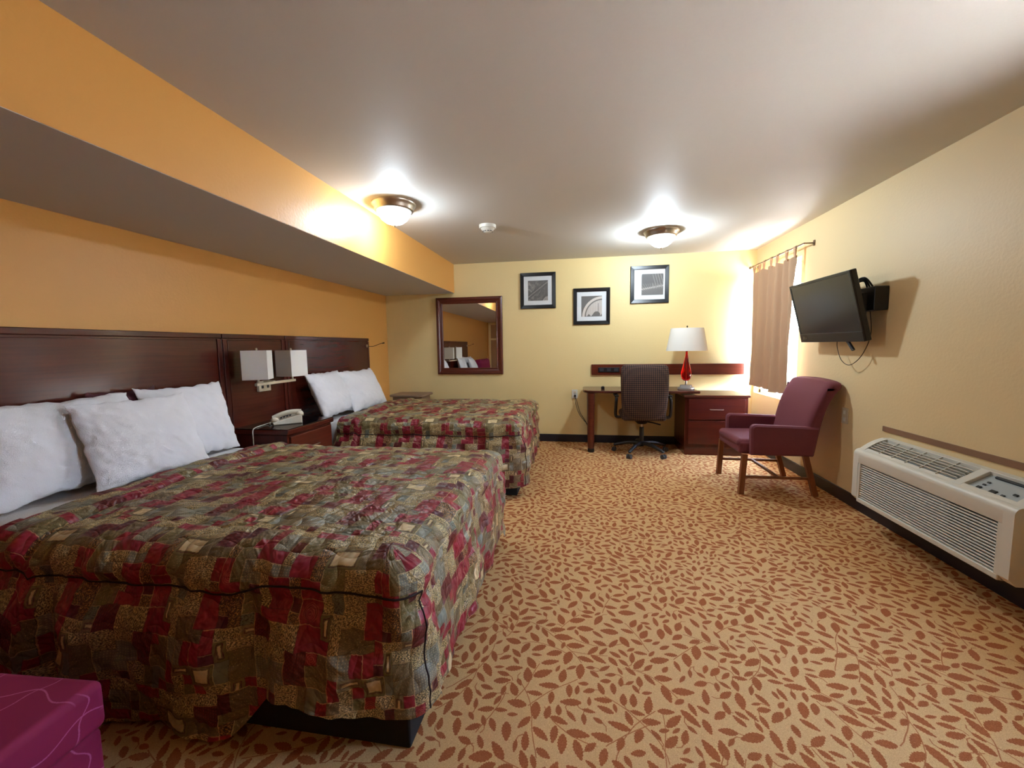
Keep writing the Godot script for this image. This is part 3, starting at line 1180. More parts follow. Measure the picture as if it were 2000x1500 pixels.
	# double swing wall lamp
	var wl := thing("wall_lamp", "brushed wall lamp with two square white shades above nightstand", "lamp", Vector3(HB, 0.98, -3.03))
	var bp := part(MB.new().box(Vector3(0.012, 0, 0), Vector3(0.024, 0.085, 0.13), 0.004), "back_plate", M.lamp_metal, wl)
	for s in [-1, 1]:
		part(MB.new().box(Vector3(0.026, -0.004, s * 0.03), Vector3(0.006, 0.026, 0.02), 0.002), "switch", M.black_plastic, bp)
	var s1 := Vector3(-2.445, 1.055, -2.79) - wl.position
	var s2 := Vector3(-2.465, 1.052, -3.195) - wl.position
	part(MB.new().box(Vector3(0.06, 0.035, 0), Vector3(0.11, 0.02, 0.03), 0.004), "bracket", M.lamp_metal, wl)
	var mid := (s1 + s2) / 2
	var dirb := (s2 - s1)
	part(MB.new().box(Vector3(mid.x, 0.035, mid.z), Vector3(0.024, 0.022, dirb.length() + 0.06), 0.004, 2, Basis(Vector3.UP, atan2(dirb.x, dirb.z))), "cross_bar", M.lamp_metal, wl)
	for q in [[s1, -1.09], [s2, -0.16]]:
		var c: Vector3 = q[0]
		part(MB.new().tube([Vector3(c.x, 0.04, c.z), Vector3(c.x, c.y + 0.05, c.z)], 0.008, 10), "stem", M.lamp_metal, wl)
		var shd := MB.new()
		var a := 0.172 / 2
		var hh := 0.222
		for k in 4:
			var bs := Basis(Vector3.UP, q[1] + k * PI / 2)
			shd.box(c + bs * Vector3(a - 0.002, hh / 2, 0), Vector3(0.004, hh, a * 2), 0.001, 1, bs)
		var lampshade := part(shd, "lamp_shade", M.shade_white, wl)
		part(MB.new().box(c + Vector3(0, hh - 0.012, 0), Vector3(0.168, 0.003, 0.006), 0.001, 1, Basis(Vector3.UP, q[1])), "shade_spider", M.lamp_metal, lampshade)
		part(MB.new().lathe(c + Vector3(0, hh - 0.02, 0), [[0.004, 0.0], [0.004, 0.02], [0.008, 0.026], [0.006, 0.036], [0.0, 0.04]], 12), "finial", M.lamp_metal, lampshade)

	# small side table beyond the far bed
	var st := thing("side_table", "low taupe table top just visible beyond the far bed", "table", Vector3(-2.22, 0, -5.15))
	var poly := PackedVector2Array()
	for k in 4:
		for a in 7:
			var t := PI / 2 * (k + a / 6.0)
			poly.append(Vector2([1, -1, -1, 1][k] * 0.14, [1, 1, -1, -1][k] * 0.19) + Vector2(cos(t), sin(t)) * 0.05)
	part(MB.new().prism(poly, 1, 0.648, 0.672, 0.005), "table_top", M.taupe_wood, st)
	part(MB.new().box(Vector3(0, 0.60, 0), Vector3(0.40, 0.10, 0.30), 0.004), "apron", M.taupe_wood, st)
	for s in [[-1, -1], [-1, 1], [1, -1], [1, 1]]:
		part(MB.new().tube([Vector3(s[0] * 0.17, 0.0, s[1] * 0.13), Vector3(s[0] * 0.155, 0.65, s[1] * 0.12)], 0.016, 10), "leg", M.taupe_wood, st)

func smooth_path(pts: Array, sub: int) -> Array:
	var out := []
	for k in pts.size() - 1:
		var a: Vector3 = pts[maxi(k - 1, 0)]
		var b: Vector3 = pts[k]
		var c: Vector3 = pts[k + 1]
		var d: Vector3 = pts[mini(k + 2, pts.size() - 1)]
		for s in sub:
			out.append(b.cubic_interpolate(c, a, d, float(s) / sub))
	out.append(pts[pts.size() - 1])
	return out


# ================================================================= mirror and pictures
func frame_of(W: float, H: float, w: float, prof: Array) -> MB:
	# moulded frame in the xy plane, mitred; profile [[across from the outer edge, height], ...]
	var mb := MB.new()
	var cor := [Vector2(-1, -1), Vector2(1, -1), Vector2(1, 1), Vector2(-1, 1)]
	for k in 4:
		var a: Vector2 = cor[k]
		var b: Vector2 = cor[(k + 1) % 4]
		for q in prof.size() - 1:
			var pa := []
			for e in [q, q + 1]:
				var o: float = prof[e][0] * w
				for c in [a, b]:
					pa.append(Vector3(c.x * (W / 2 - o), c.y * (H / 2 - o), prof[e][1]))
			var nn: Vector3 = (pa[1] - pa[0]).cross(pa[2] - pa[0]).normalized()
			if nn.z < -0.001:
				nn = -nn
			if absf(nn.z) <= 0.001:
				var outw := Vector3(a.x + b.x, a.y + b.y, 0).normalized() * (1.0 if q == 0 else -1.0)
				nn = outw
			var i0 := mb.vert(pa[0], nn)
			var i1 := mb.vert(pa[1], nn)
			var i2 := mb.vert(pa[3], nn)
			var i3 := mb.vert(pa[2], nn)
			mb.quad(i0, i1, i2, i3)
	return mb

func build_far_wall() -> void:
	var t := thing("wall_mirror", "rectangular wall mirror in a moulded mahogany frame", "mirror", Vector3(-1.483, 1.428, ZB + 0.004), 0.0087)
	part(frame_of(0.91, 1.035, 0.085, [[0, 0], [0, 0.03], [0.15, 0.038], [0.35, 0.036], [0.55, 0.026], [0.8, 0.022], [0.9, 0.026], [1.0, 0.02], [1.0, 0.008]]), "frame", M.redwood, t)
	part(MB.new().box(Vector3(0, 0, 0.008), Vector3(0.75, 0.875, 0.006), 0.0), "mirror_glass", M.mirror, t)
	var spots := [[-0.549, 1.999, "black framed monochrome print nearest the mirror", 0], [0.140, 1.776, "black framed arch print hanging lowest of the three", 1], [0.850, 2.024, "black framed monochrome print nearest the curtain", 2]]
	for s in spots:
		var p := thing("framed_picture", s[2], "picture", Vector3(s[0], s[1], ZB), 0, "framed black and white prints")
		part(frame_of(0.462, 0.462, 0.046, [[0, 0], [0, 0.02], [0.08, 0.024], [0.9, 0.02], [1.0, 0.016], [1.0, 0.006]]), "frame", M.frame_black, p)
		part(MB.new().box(Vector3(0, 0, 0.006), Vector3(0.38, 0.38, 0.004), 0.0), "picture_mat", M.paper, p)
		var pr := MB.new()
		var w := 0.13
		var off := Vector3(0, 0.0, 0) if s[3] < 2 else Vector3(0.035, 0.0, 0)
		var a := pr.vert(off + Vector3(-w, w, 0.0095), Vector3.BACK, Vector2(0, 0))
		var b := pr.vert(off + Vector3(w, w, 0.0095), Vector3.BACK, Vector2(1, 0))
		var c := pr.vert(off + Vector3(w, -w, 0.0095), Vector3.BACK, Vector2(1, 1))
		var d := pr.vert(off + Vector3(-w, -w, 0.0095), Vector3.BACK, Vector2(0, 1))
		pr.quad(a, b, c, d)
		var m := mat(Color.WHITE, 0.6)
		m.albedo_texture = print_texture(s[3])
		part(pr, "print", m, p)
		part(MB.new().box(Vector3(0, 0, 0.0125), Vector3(0.372, 0.372, 0.002), 0.0), "picture_glass", M.pane, p)


# ================================================================= desk
func build_desk() -> void:
	# wooden rail with a black socket strip
	var rail := thing("wall_rail", "mahogany wall rail with black socket strip above the desk", "rail", Vector3(1.06, 0.963, ZB))
	part(MB.new().box(Vector3(0, 0, 0.013), Vector3(1.84, 0.135, 0.026), 0.004), "rail_board", M.redwood, rail)
	var ss := part(MB.new().box(Vector3(-0.70, -0.004, 0.030), Vector3(0.27, 0.062, 0.012), 0.004), "socket_strip", M.black_plastic, rail)
	for k in 3:
		part(MB.new().box(Vector3(-0.79 + k * 0.09, -0.004, 0.0365), Vector3(0.05, 0.036, 0.003), 0.001), "socket", M.grey_plastic, ss)
	# desk
	var dk := thing("writing_desk", "dark writing desk with rounded end on one round leg", "desk", Vector3(0.70, 0, -5.18))
	var poly := PackedVector2Array()       # (z, x) for a push along y
	var hw := 0.262
	poly.append(Vector2(-hw, 0.64))
	poly.append(Vector2(hw, 0.64))
	for k in 13:
		var a := PI / 2 * k / 12.0
		poly.append(Vector2(hw - 0.15 + 0.15 * cos(a), -0.52 - 0.15 * sin(a)))
	for k in 7:
		var a := PI / 2 * k / 6.0
		poly.append(Vector2(-hw + 0.05 - 0.05 * sin(a), -0.62 - 0.05 * cos(a)))
	part(MB.new().prism(poly, 1, 0.712, 0.742, 0.006), "desktop", M.desk_top, dk)
	var leg := part(MB.new().lathe(Vector3(-0.575, 0, 0.235), [[0.036, 0.045], [0.038, 0.06], [0.042, 0.60], [0.044, 0.712]], 24), "leg", M.redwood, dk)
	part(MB.new().lathe(Vector3(-0.575, 0, 0.235), [[0.0, 0.0], [0.036, 0.0], [0.04, 0.01], [0.04, 0.04], [0.036, 0.046]], 24), "foot_cap", M.black_plastic, leg)
	part(MB.new().lathe(Vector3(-0.575, 0, -0.2), [[0.036, 0.0], [0.042, 0.60], [0.044, 0.712]], 24), "leg", M.redwood, dk)
	# drawer cabinet under and beside the desk's right end
	var cb := thing("drawer_cabinet", "mahogany two-drawer cabinet at the right end of the desk", "cabinet", Vector3(1.515, 0, -5.17))
	part(MB.new().box(Vector3(0, 0.045, -0.01), Vector3(0.66, 0.09, 0.50), 0.003), "plinth", M.mahogany, cb)
	part(MB.new().box(Vector3(0, 0.38, -0.005), Vector3(0.67, 0.58, 0.515), 0.005), "body", M.mahogany_up, cb)
	part(MB.new().box(Vector3(0.0, 0.684, 0), Vector3(0.70, 0.024, 0.545), 0.006, 3), "cabinet_top", M.desk_top, cb)
	for k in 2:
		var y: float = [0.535, 0.265][k]
		var dr := part(MB.new().box(Vector3(0, y, 0.257), Vector3(0.60, [0.235, 0.27][k], 0.02), 0.006, 3), "drawer", M.mahogany, cb)
		if k == 0:
			part(MB.new().tube([Vector3(-0.07, y, 0.262), Vector3(-0.068, y, 0.288), Vector3(0.068, y, 0.288), Vector3(0.07, y, 0.262)], 0.005, 8), "handle", M.nickel, dr)
	# lamp
	var lp := thing("table_lamp", "table lamp with red glass body and white oval shade", "lamp", Vector3(1.235, 0.742, -5.13))
	part(MB.new().lathe(Vector3.ZERO, [[0.0, 0.0], [0.092, 0.0], [0.096, 0.004], [0.096, 0.022], [0.092, 0.026], [0.07, 0.028], [0.066, 0.05], [0.06, 0.054], [0.0, 0.054]], 36), "glass_foot", M.clear_glass, lp)
	part(MB.new().lathe(Vector3(0, 0.054, 0), [[0.0, 0.0], [0.012, 0.0], [0.012, 0.052], [0.0, 0.052]], 16), "neck", M.nickel, lp)
	part(MB.new().lathe(Vector3(0, 0.10, 0), [[0.0, 0.0], [0.026, 0.004], [0.046, 0.022], [0.057, 0.055], [0.059, 0.09], [0.054, 0.13], [0.042, 0.18], [0.028, 0.235], [0.017, 0.29], [0.012, 0.33], [0.011, 0.36], [0.0, 0.362]], 32), "red_glass_body", M.red_glass, lp)
	part(MB.new().tube([Vector3(0, 0.10, 0), Vector3(0, 0.70, 0)], 0.004, 8), "rod", M.nickel, lp)
	var sh := MB.new()
	sh.lathe(Vector3(0, 0.455, 0), [[0.232, 0.0], [0.182, 0.265]], 48, true, Basis.IDENTITY, 1.0, 0.72)
	sh.lathe(Vector3(0, 0.455, 0), [[0.178, 0.265], [0.228, 0.0]], 48, true, Basis.IDENTITY, 1.0, 0.72)
	sh.lathe(Vector3(0, 0.455, 0), [[0.182, 0.265], [0.178, 0.265]], 48, true, Basis.IDENTITY, 1.0, 0.72)
	sh.lathe(Vector3(0, 0.455, 0), [[0.228, 0.0], [0.232, 0.0]], 48, true, Basis.IDENTITY, 1.0, 0.72)
	var shade := part(sh, "lamp_shade", M.shade_white, lp)
	part(MB.new().tube([Vector3(-0.178, 0.70, 0), Vector3(0.178, 0.70, 0)], 0.002, 6), "shade_spider", M.nickel, shade)
	part(MB.new().lathe(Vector3(0, 0.698, 0), [[0.004, 0.0], [0.004, 0.03], [0.009, 0.036], [0.007, 0.048], [0.0, 0.052]], 12), "finial", M.brass_dark, lp)
	# little black block on the desk
	solo(MB.new().box(Vector3(0, 0.014, 0), Vector3(0.04, 0.028, 0.04), 0.004).box(Vector3(0, 0.031, 0), Vector3(0.028, 0.006, 0.028), 0.002), "small_box", M.black_plastic, "tiny dark block lying on the desk near its rounded end", "box", Vector3(0.27, 0.742, -5.12))
	# socket with two cables
	var ou := thing("wall_outlet", "white wall outlet with dark cables plugged in beside the desk", "outlet", Vector3(-0.075, 0.64, ZB))
	part(MB.new().box(Vector3(0, 0, 0.004), Vector3(0.075, 0.118, 0.008), 0.003), "outlet_plate", M.white_plastic, ou)
	part(MB.new().box(Vector3(0.004, 0.026, 0.01), Vector3(0.03, 0.03, 0.006), 0.003), "outlet_socket", M.beige_plastic, ou)
	part(MB.new().box(Vector3(0.004, -0.02, 0.02), Vector3(0.026, 0.03, 0.03), 0.004), "plug", M.black_plastic, ou)
	for k in 2:
		part(MB.new().tube(smooth_path([Vector3(0.004, -0.03, 0.03), Vector3(0.01 + 0.02 * k, -0.10, 0.04), Vector3(0.05 + 0.02 * k, -0.24, 0.04), Vector3(0.11 + 0.015 * k, -0.33, 0.035), Vector3(0.19, -0.42 - 0.04 * k, 0.03)], 5), 0.0035, 8), "cable", M.black_plastic, ou)


# ================================================================= chairs
func build_office_chair() -> void:
	var t := thing("office_chair", "swivel desk chair in brown check fabric on five castors", "chair", Vector3(0.71, 0, -4.95))
	# backrest seen from behind: slab bowed a little, rounded corners
	var P := []
	var ns := 40
	var back := MB.new()
	for side in [-1.0, 1.0]:
		P = []
		for i in 25:
			var row := PackedVector3Array()
			for j in 33:
				var u := -cos(PI * i / 24.0)
				var v := -cos(PI * j / 32.0)
				var e := pow(maxf(0.0, 1.0 - pow(absf(u), 9.0)), 0.5) * pow(maxf(0.0, 1.0 - pow(absf(v), 10.0)), 0.5)
				var hw := 0.245 + 0.014 * v - 0.012 * (1.0 - v * v) * -1.0
				var k := pow(pow(absf(u), 12.0) + pow(absf(v), 12.0), 1.0 / 12.0)
				var m := maxf(absf(u), absf(v))
				var rr := 1.0 if k < 1e-4 else m / k
				var x := u * rr * hw
				var y := 0.735 + v * rr * 0.318
				row.append(Vector3(x, y, 0.215 + 0.03 * u * u * -1.0 - 0.035 * v * v + side * 0.035 * e))
			P.append(row)
		back.grid(P, [], side)
	part(back, "backrest", M.check, t)
	part(MB.new().box(Vector3(0, 0.455, -0.03), Vector3(0.49, 0.085, 0.46), 0.04, 5), "seat", M.check, t)
	for s in [-1.0, 1.0]:
		var arm := part(MB.new().tube(smooth_path([Vector3(s * 0.24, 0.44, 0.06), Vector3(s * 0.30, 0.45, 0.06), Vector3(s * 0.305, 0.56, 0.09), Vector3(s * 0.30, 0.655, 0.10), Vector3(s * 0.295, 0.675, 0.02), Vector3(s * 0.29, 0.675, -0.12)], 6), 0.017, 10), "armrest", M.black_plastic, t)
		part(MB.new().box(Vector3(s * 0.295, 0.688, -0.03), Vector3(0.05, 0.025, 0.24), 0.011, 3), "arm_pad", M.black_plastic, arm)
	part(MB.new().lathe(Vector3.ZERO, [[0.0, 0.35], [0.05, 0.355], [0.10, 0.40], [0.12, 0.415], [0.0, 0.415]], 24), "tilt_housing", M.black_plastic, t)
	part(MB.new().tube([Vector3(0.03, 0.385, 0.02), Vector3(0.12, 0.375, 0.06), Vector3(0.20, 0.355, 0.07)], 0.008, 8), "lever", M.black_plastic, t)
	part(MB.new().lathe(Vector3.ZERO, [[0.013, 0.30], [0.013, 0.36]], 16), "gas_rod", M.nickel, t)
	part(MB.new().lathe(Vector3.ZERO, [[0.0, 0.09], [0.03, 0.09], [0.034, 0.12], [0.026, 0.16], [0.026, 0.31], [0.022, 0.315], [0.0, 0.315]], 20), "gas_column", M.black_plastic, t)
	for k in 5:
		var a := atan2(0.27, -0.168) + TAU * k / 5.0
		var d := Vector3(cos(a), 0, sin(a))
		var leg := part(MB.new().tube(smooth_path([Vector3(0, 0.125, 0) + d * 0.02, Vector3(0, 0.12, 0) + d * 0.15, Vector3(0, 0.085, 0) + d * 0.29, Vector3(0, 0.07, 0) + d * 0.315], 4), 0.023, 10, true, 0.016), "base_leg", M.black_plastic, t)
		var cm := MB.new()
		var sidew := Vector3(-d.z, 0, d.x)
		for s in [-1.0, 1.0]:
			cm.tube([d * 0.318 + Vector3(0, 0.026, 0) + sidew * s * 0.008, d * 0.318 + Vector3(0, 0.026, 0) + sidew * s * 0.026], 0.026, 18)
		part(cm, "castor", M.grey_plastic, leg)

func build_armchair() -> void:
	# faces the beds (-x); built facing -x directly
	var t := thing("armchair", "plum upholstered armchair with brown wooden legs by the window", "armchair", Vector3(1.64, 0, -3.955))
	var zw := 0.325
	# seat
	var sp := PackedVector2Array()       # (x, y) pushed along z
	part(MB.new().box(Vector3(-0.03, 0.395, 0), Vector3(0.56, 0.115, 0.53), 0.03, 4), "seat", M.plum, t)
	part(MB.new().box(Vector3(-0.05, 0.43, 0), Vector3(0.54, 0.075, 0.515), 0.036, 5), "seat_cushion", M.plum, t)
	# arms: rounded side panels
	for s in [-1.0, 1.0]:
		var poly := PackedVector2Array()
		var pts := [[-0.235, 0.345], [0.235, 0.345], [0.255, 0.47], [0.275, 0.585]]
		for p in pts:
			poly.append(Vector2(p[0], p[1]))
		for k in 8:
			var a := PI / 2 * k / 7.0
			poly.append(Vector2(-0.20 - 0.04 * sin(a), 0.562 + 0.04 * cos(a)))
		part(MB.new().prism(poly, 2, -0.034 + s * (zw - 0.036), 0.034 + s * (zw - 0.036), 0.014), "armrest", M.plum, t)
	# back: thick curved slab leaning back and rolling over at the top
	var prof := []
	for k in 15:
		var a := k / 14.0
		var y := lerpf(0.345, 0.955, a)
		var x := 0.215 + 0.10 * a + 0.075 * pow(a, 4.0)
		prof.append([x, y, lerpf(0.075, 0.052, a)])
	var mb := MB.new()
	var ring := 40
	var P := []
	for k in 15:
		pass
	# closed loops across the width
	var outline := []
	for k in 15:
		outline.append(Vector2(prof[k][0] - prof[k][2], prof[k][1]))
	for k in 9:
		var a := PI * k / 8.0
		var c := Vector2(prof[14][0], prof[14][1])
		outline.append(c + Vector2(-cos(a), 0.35 * sin(a)).rotated(0.0) * prof[14][2])
	for k in range(14, -1, -1):
		outline.append(Vector2(prof[k][0] + prof[k][2] * 0.7, prof[k][1]))
	outline.append(outline[0])
	var nz := 24
	for j in nz + 1:
		var w := -cos(PI * j / nz)
		var row := PackedVector3Array()
		var shrink := pow(maxf(0.0, 1.0 - pow(absf(w), 14.0)), 0.5)
		for o in outline:
			var cen := Vector2(0.26, 0.65)
			var k := clampf((o.y - 0.345) / 0.61, 0.0, 1.0)
			var mid := Vector2(0.215 + 0.10 * k + 0.075 * pow(k, 4.0), o.y)
			var q: Vector2 = mid.lerp(o, lerpf(0.35, 1.0, shrink))
			q.y -= (1.0 - shrink) * 0.05 * k + 0.018 * w * w * k
			q.x += 0.02 * w * w * -1.0 * k
			row.append(Vector3(q.x, q.y, w * lerpf(0.292, 0.325, k)))
		P.append(row)
	mb.grid(P, [], 1.0, false, true)
	for e in [0, nz]:
		var cpt := Vector3.ZERO
		for p in P[e]:
			cpt += p
		cpt /= P[e].size()
		var nn := Vector3(0, 0, -1 if e == 0 else 1)
		var prev := -1
		for i in P[e].size():
			var b := mb.vert(P[e][i], nn)
			if prev >= 0:
				# strip across: fan per half keeps the cap inside the outline
				var c := mb.vert(Vector3(lerpf(P[e][i].x, 0.215 + 0.10 * clampf((P[e][i].y - 0.345) / 0.61, 0, 1), 1.0), P[e][i].y, P[e][i].z), nn)
				mb.tri(prev, b, c)
				var c2 := mb.vert(Vector3(0.215 + 0.10 * clampf((mb.v[prev].y - 0.345) / 0.61, 0, 1), mb.v[prev].y, P[e][i].z), nn)
				mb.tri(prev, c, c2)
			prev = b
	part(mb, "backrest", M.plum, t)
	# legs
	for s in [-1.0, 1.0]:
		part(leg_bar(Vector3(-0.295, 0, s * 0.285), Vector3(-0.275, 0.35, s * 0.285), 0.042), "leg", M.oak, t)
		part(leg_bar(Vector3(0.285, 0, s * 0.27), Vector3(0.19, 0.35, s * 0.28), 0.04), "leg", M.oak, t)
	for s in [-1.0, 1.0]:
		part(leg_bar(Vector3(-0.285, 0.15, s * 0.285), Vector3(0.245, 0.15, s * 0.275), 0.022), "stretcher", M.oak, t)
	part(leg_bar(Vector3(0.0, 0.15, -0.28), Vector3(0.0, 0.15, 0.28), 0.022), "cross_stretcher", M.oak, t)

func leg_bar(a: Vector3, b: Vector3, w: float) -> MB:
	var mb := MB.new()
	var d := b - a
	var up := d.normalized()
	var sx := Vector3.RIGHT if absf(up.x) < 0.8 else Vector3.UP
	var z := sx.cross(up).normalized()
	var x := up.cross(z).normalized()
	mb.box(Vector3.ZERO, Vector3(w, d.length(), w), 0.004)
	return mb.moved(Transform3D(Basis(x, up, z), (a + b) / 2))


# ================================================================= window side
func build_window_side() -> void:
	var x := XR - 0.085
	var ry := 2.17
	var rod := thing("curtain_rod", "thin dark curtain rod above the window", "rod", Vector3(x, ry, -4.81))
	part(MB.new().tube([Vector3(0, 0, -0.60), Vector3(0, 0, 0.60)], 0.007, 12), "rod", M.bronze, rod)
	part(MB.new().lathe(Vector3(0, 0, -0.60), [[0.0, -0.02], [0.012, -0.016], [0.016, 0.0], [0.012, 0.014], [0.007, 0.018]], 16, true, Basis(Vector3(1, 0, 0), PI / 2)), "finial", M.bronze, rod)
	for s in [-0.57, 0.60]:
		part(MB.new().tube([Vector3(0, 0, s), Vector3(0.083, 0.0, s)], 0.006, 10).box(Vector3(0.08, 0, s), Vector3(0.008, 0.05, 0.025), 0.002), "rod_bracket", M.bronze, rod)
	# tab-top curtain
	var cu := thing("curtain", "brown tab-top curtain drawn across the window", "curtain", Vector3(x, 0.77, -4.86))
	var f := noise(1.0, 3, 300)
	var z0 := -0.50
	var z1 := 0.515
	var top := 1.325
	var nz := 140
	var ny := 60
	var fold := func(u: float, h: float) -> float:
		var ph := u * TAU * 6.0 + 1.2 * sin(h * 1.7 + u * 5.0) + 1.5 * f.get_noise_1d(u * 3.0)
		return 0.026 * sin(ph) * (0.8 + 0.2 * h) + 0.014 * sin(u * TAU * 2.5 + 1.0) * (1.0 - 0.5 * h) + 0.008 * f.get_noise_2d(u * 6.0, h * 3.0)
	var mb := MB.new()
	for side in [-1.0, 1.0]:
		var P := []
		for i in nz + 1:
			var row := PackedVector3Array()
			var u := float(i) / nz
			for j in ny + 1:
				var h := float(j) / ny
				var scallop := 0.028 * pow(absf(sin(u * PI * 6.0)), 1.0) * smoothstep(0.85, 1.0, h)
				var y := top * h - scallop + 0.012 * sin(u * 7.0) * (1.0 - h)
				var zz := lerpf(z0, z1, u) + 0.012 * sin(u * PI * 9.0 + h * 2.0) * (1.0 - h) + (u - 0.5) * -0.03 * sin(h * PI)
				row.append(Vector3(fold.call(u, h) + side * 0.0015, y, zz))
			P.append(row)
		mb.grid(P, [], side * -1.0)
	part(mb, "curtain_cloth", M.curtain, cu)
	for k in 7:
		var u := k / 6.0
		var z := lerpf(z0 + 0.018, z1 - 0.018, u)
		var w := 0.017
		var loop := []
		var xf: float = fold.call(clampf((z - z0) / (z1 - z0), 0, 1), 1.0)
		for q in 17:
			var a := -PI / 2 + TAU * q / 16.0
			loop.append(Vector2(-cos(a) * 0.012 + xf * (0.5 - 0.5 * sin(a)) * 0.6, 1.40 + 0.012 * sin(a) - (0.085 if q in [0, 16] else 0.05 if q in [1, 15] else 0.0)))
		var P := []
		for q in 17:
			P.append(PackedVector3Array([Vector3(loop[q].x, loop[q].y, z - w), Vector3(loop[q].x, loop[q].y, z), Vector3(loop[q].x, loop[q].y, z + w)]))
		part(MB.new().grid(P, [], -1.0), "tab", M.curtain, cu)
	# outlet plate by the armchair
	var op := thing("wall_outlet", "cream outlet plate on the wall between armchair and air conditioner", "outlet", Vector3(XR, 0.69, -3.63))
	part(MB.new().box(Vector3(-0.004, 0, 0), Vector3(0.008, 0.125, 0.08), 0.003), "outlet_plate", M.beige_plastic, op)
	for s in [-1, 1]:
		part(MB.new().box(Vector3(-0.009, s * 0.028, 0), Vector3(0.005, 0.032, 0.03), 0.003), "outlet_socket", M.white_plastic, op)

func build_television() -> void:
	# tilts down and faces the beds
	var W := 0.84
	var H := 0.512
	var k := W / 0.5
	var at := Vector3(1.131 * k, 1.28 + (1.426 - 1.28) * k, -2.182 * k)
	var t := thing("television", "flat black television tilted on a wall mount", "television", at)
	var tilt := Transform3D(Basis(Vector3.UP, -PI / 2) * Basis(Vector3(1, 0, 0), 0.246), Vector3.ZERO)
	# local frame: x right, y up, z out of the screen
	part(MB.new().box(Vector3(0, 0, -0.022), Vector3(W, H, 0.04), 0.008, 3).box(Vector3(0, -0.02, -0.055), Vector3(W * 0.7, H * 0.7, 0.04), 0.012, 3).moved(tilt), "cabinet", M.tv_black, t)
	var bz := MB.new()
	bz.box(Vector3(0, H / 2 - 0.012, 0.001), Vector3(W - 0.004, 0.022, 0.008), 0.003)
	for s in [-1, 1]:
		bz.box(Vector3(s * (W / 2 - 0.012), 0.02, 0.001), Vector3(0.022, H - 0.05, 0.008), 0.003)
	part(bz.moved(tilt), "bezel", M.tv_black, t)
	var lower := part(MB.new().box(Vector3(0, -H / 2 + 0.037, 0.002), Vector3(W - 0.004, 0.072, 0.010), 0.003).moved(tilt), "lower_bezel", M.tv_black, t)
	part(MB.new().box(Vector3(0, -H / 2 + 0.0735, 0.006), Vector3(W - 0.06, 0.003, 0.004), 0.001, 1).moved(tilt), "silver_line", M.grey_plastic, lower)
	for q in 3:
		part(MB.new().box(Vector3(-W / 2 + 0.06 + q * 0.022, -H / 2 + 0.04, 0.008), Vector3(0.006, 0.026, 0.002), 0.0005, 1).moved(tilt), "badge", M.nickel, lower)
	part(MB.new().box(Vector3(0, 0.026, -0.001), Vector3(W - 0.044, H - 0.096, 0.006), 0.0).moved(tilt), "screen", M.tv_screen, t)
	# mount: plate box on the wall with an arm to the back of the set
	var bx := Vector3(XR - 0.045, 1.575, -3.33) - at
	part(MB.new().box(bx, Vector3(0.088, 0.165, 0.18), 0.006, 2), "mount_box", M.black_plastic, t)
	part(MB.new().tube([bx + Vector3(-0.03, -0.01, -0.08), Vector3(0.05, 0.02, 0.22), Vector3(0.05, 0.0, 0.1)], 0.018, 10), "mount_arm", M.grey_plastic, t)
	part(MB.new().box(Vector3(0.085, 0, 0.30), Vector3(0.03, 0.2, 0.1), 0.006), "mount_plate", M.grey_plastic, t)
	for q in 3:
		var y := 0.09 + 0.012 * q
		part(MB.new().tube(smooth_path([bx + Vector3(-0.02, 0.08, -0.03 + 0.03 * q), bx + Vector3(-0.05, 0.13 + 0.012 * q, -0.02), bx + Vector3(-0.06, 0.11, -0.10 - 0.01 * q), bx + Vector3(-0.05, 0.0 - 0.03 * q, -0.14), bx + Vector3(-0.04, -0.10, -0.15)], 6), 0.006, 8), "cable", M.black_plastic, t)
	part(MB.new().tube(smooth_path([bx + Vector3(0.0, -0.08, -0.02), bx + Vector3(0.02, -0.25, -0.03), bx + Vector3(0.0, -0.40, -0.08), bx + Vector3(-0.01, -0.475, -0.19), bx + Vector3(-0.02, -0.44, -0.28), bx + Vector3(-0.01, -0.34, -0.36), bx + Vector3(0.0, -0.26, -0.38)], 8), 0.0028, 8), "hanging_cable", M.brass_dark, t)
	part(MB.new().tube([Vector3(0.07, -H / 2 + 0.02, 0.20), Vector3(0.085, -H / 2 - 0.055, 0.255)], 0.012, 8), "hanging_plug", M.grey_plastic, t)

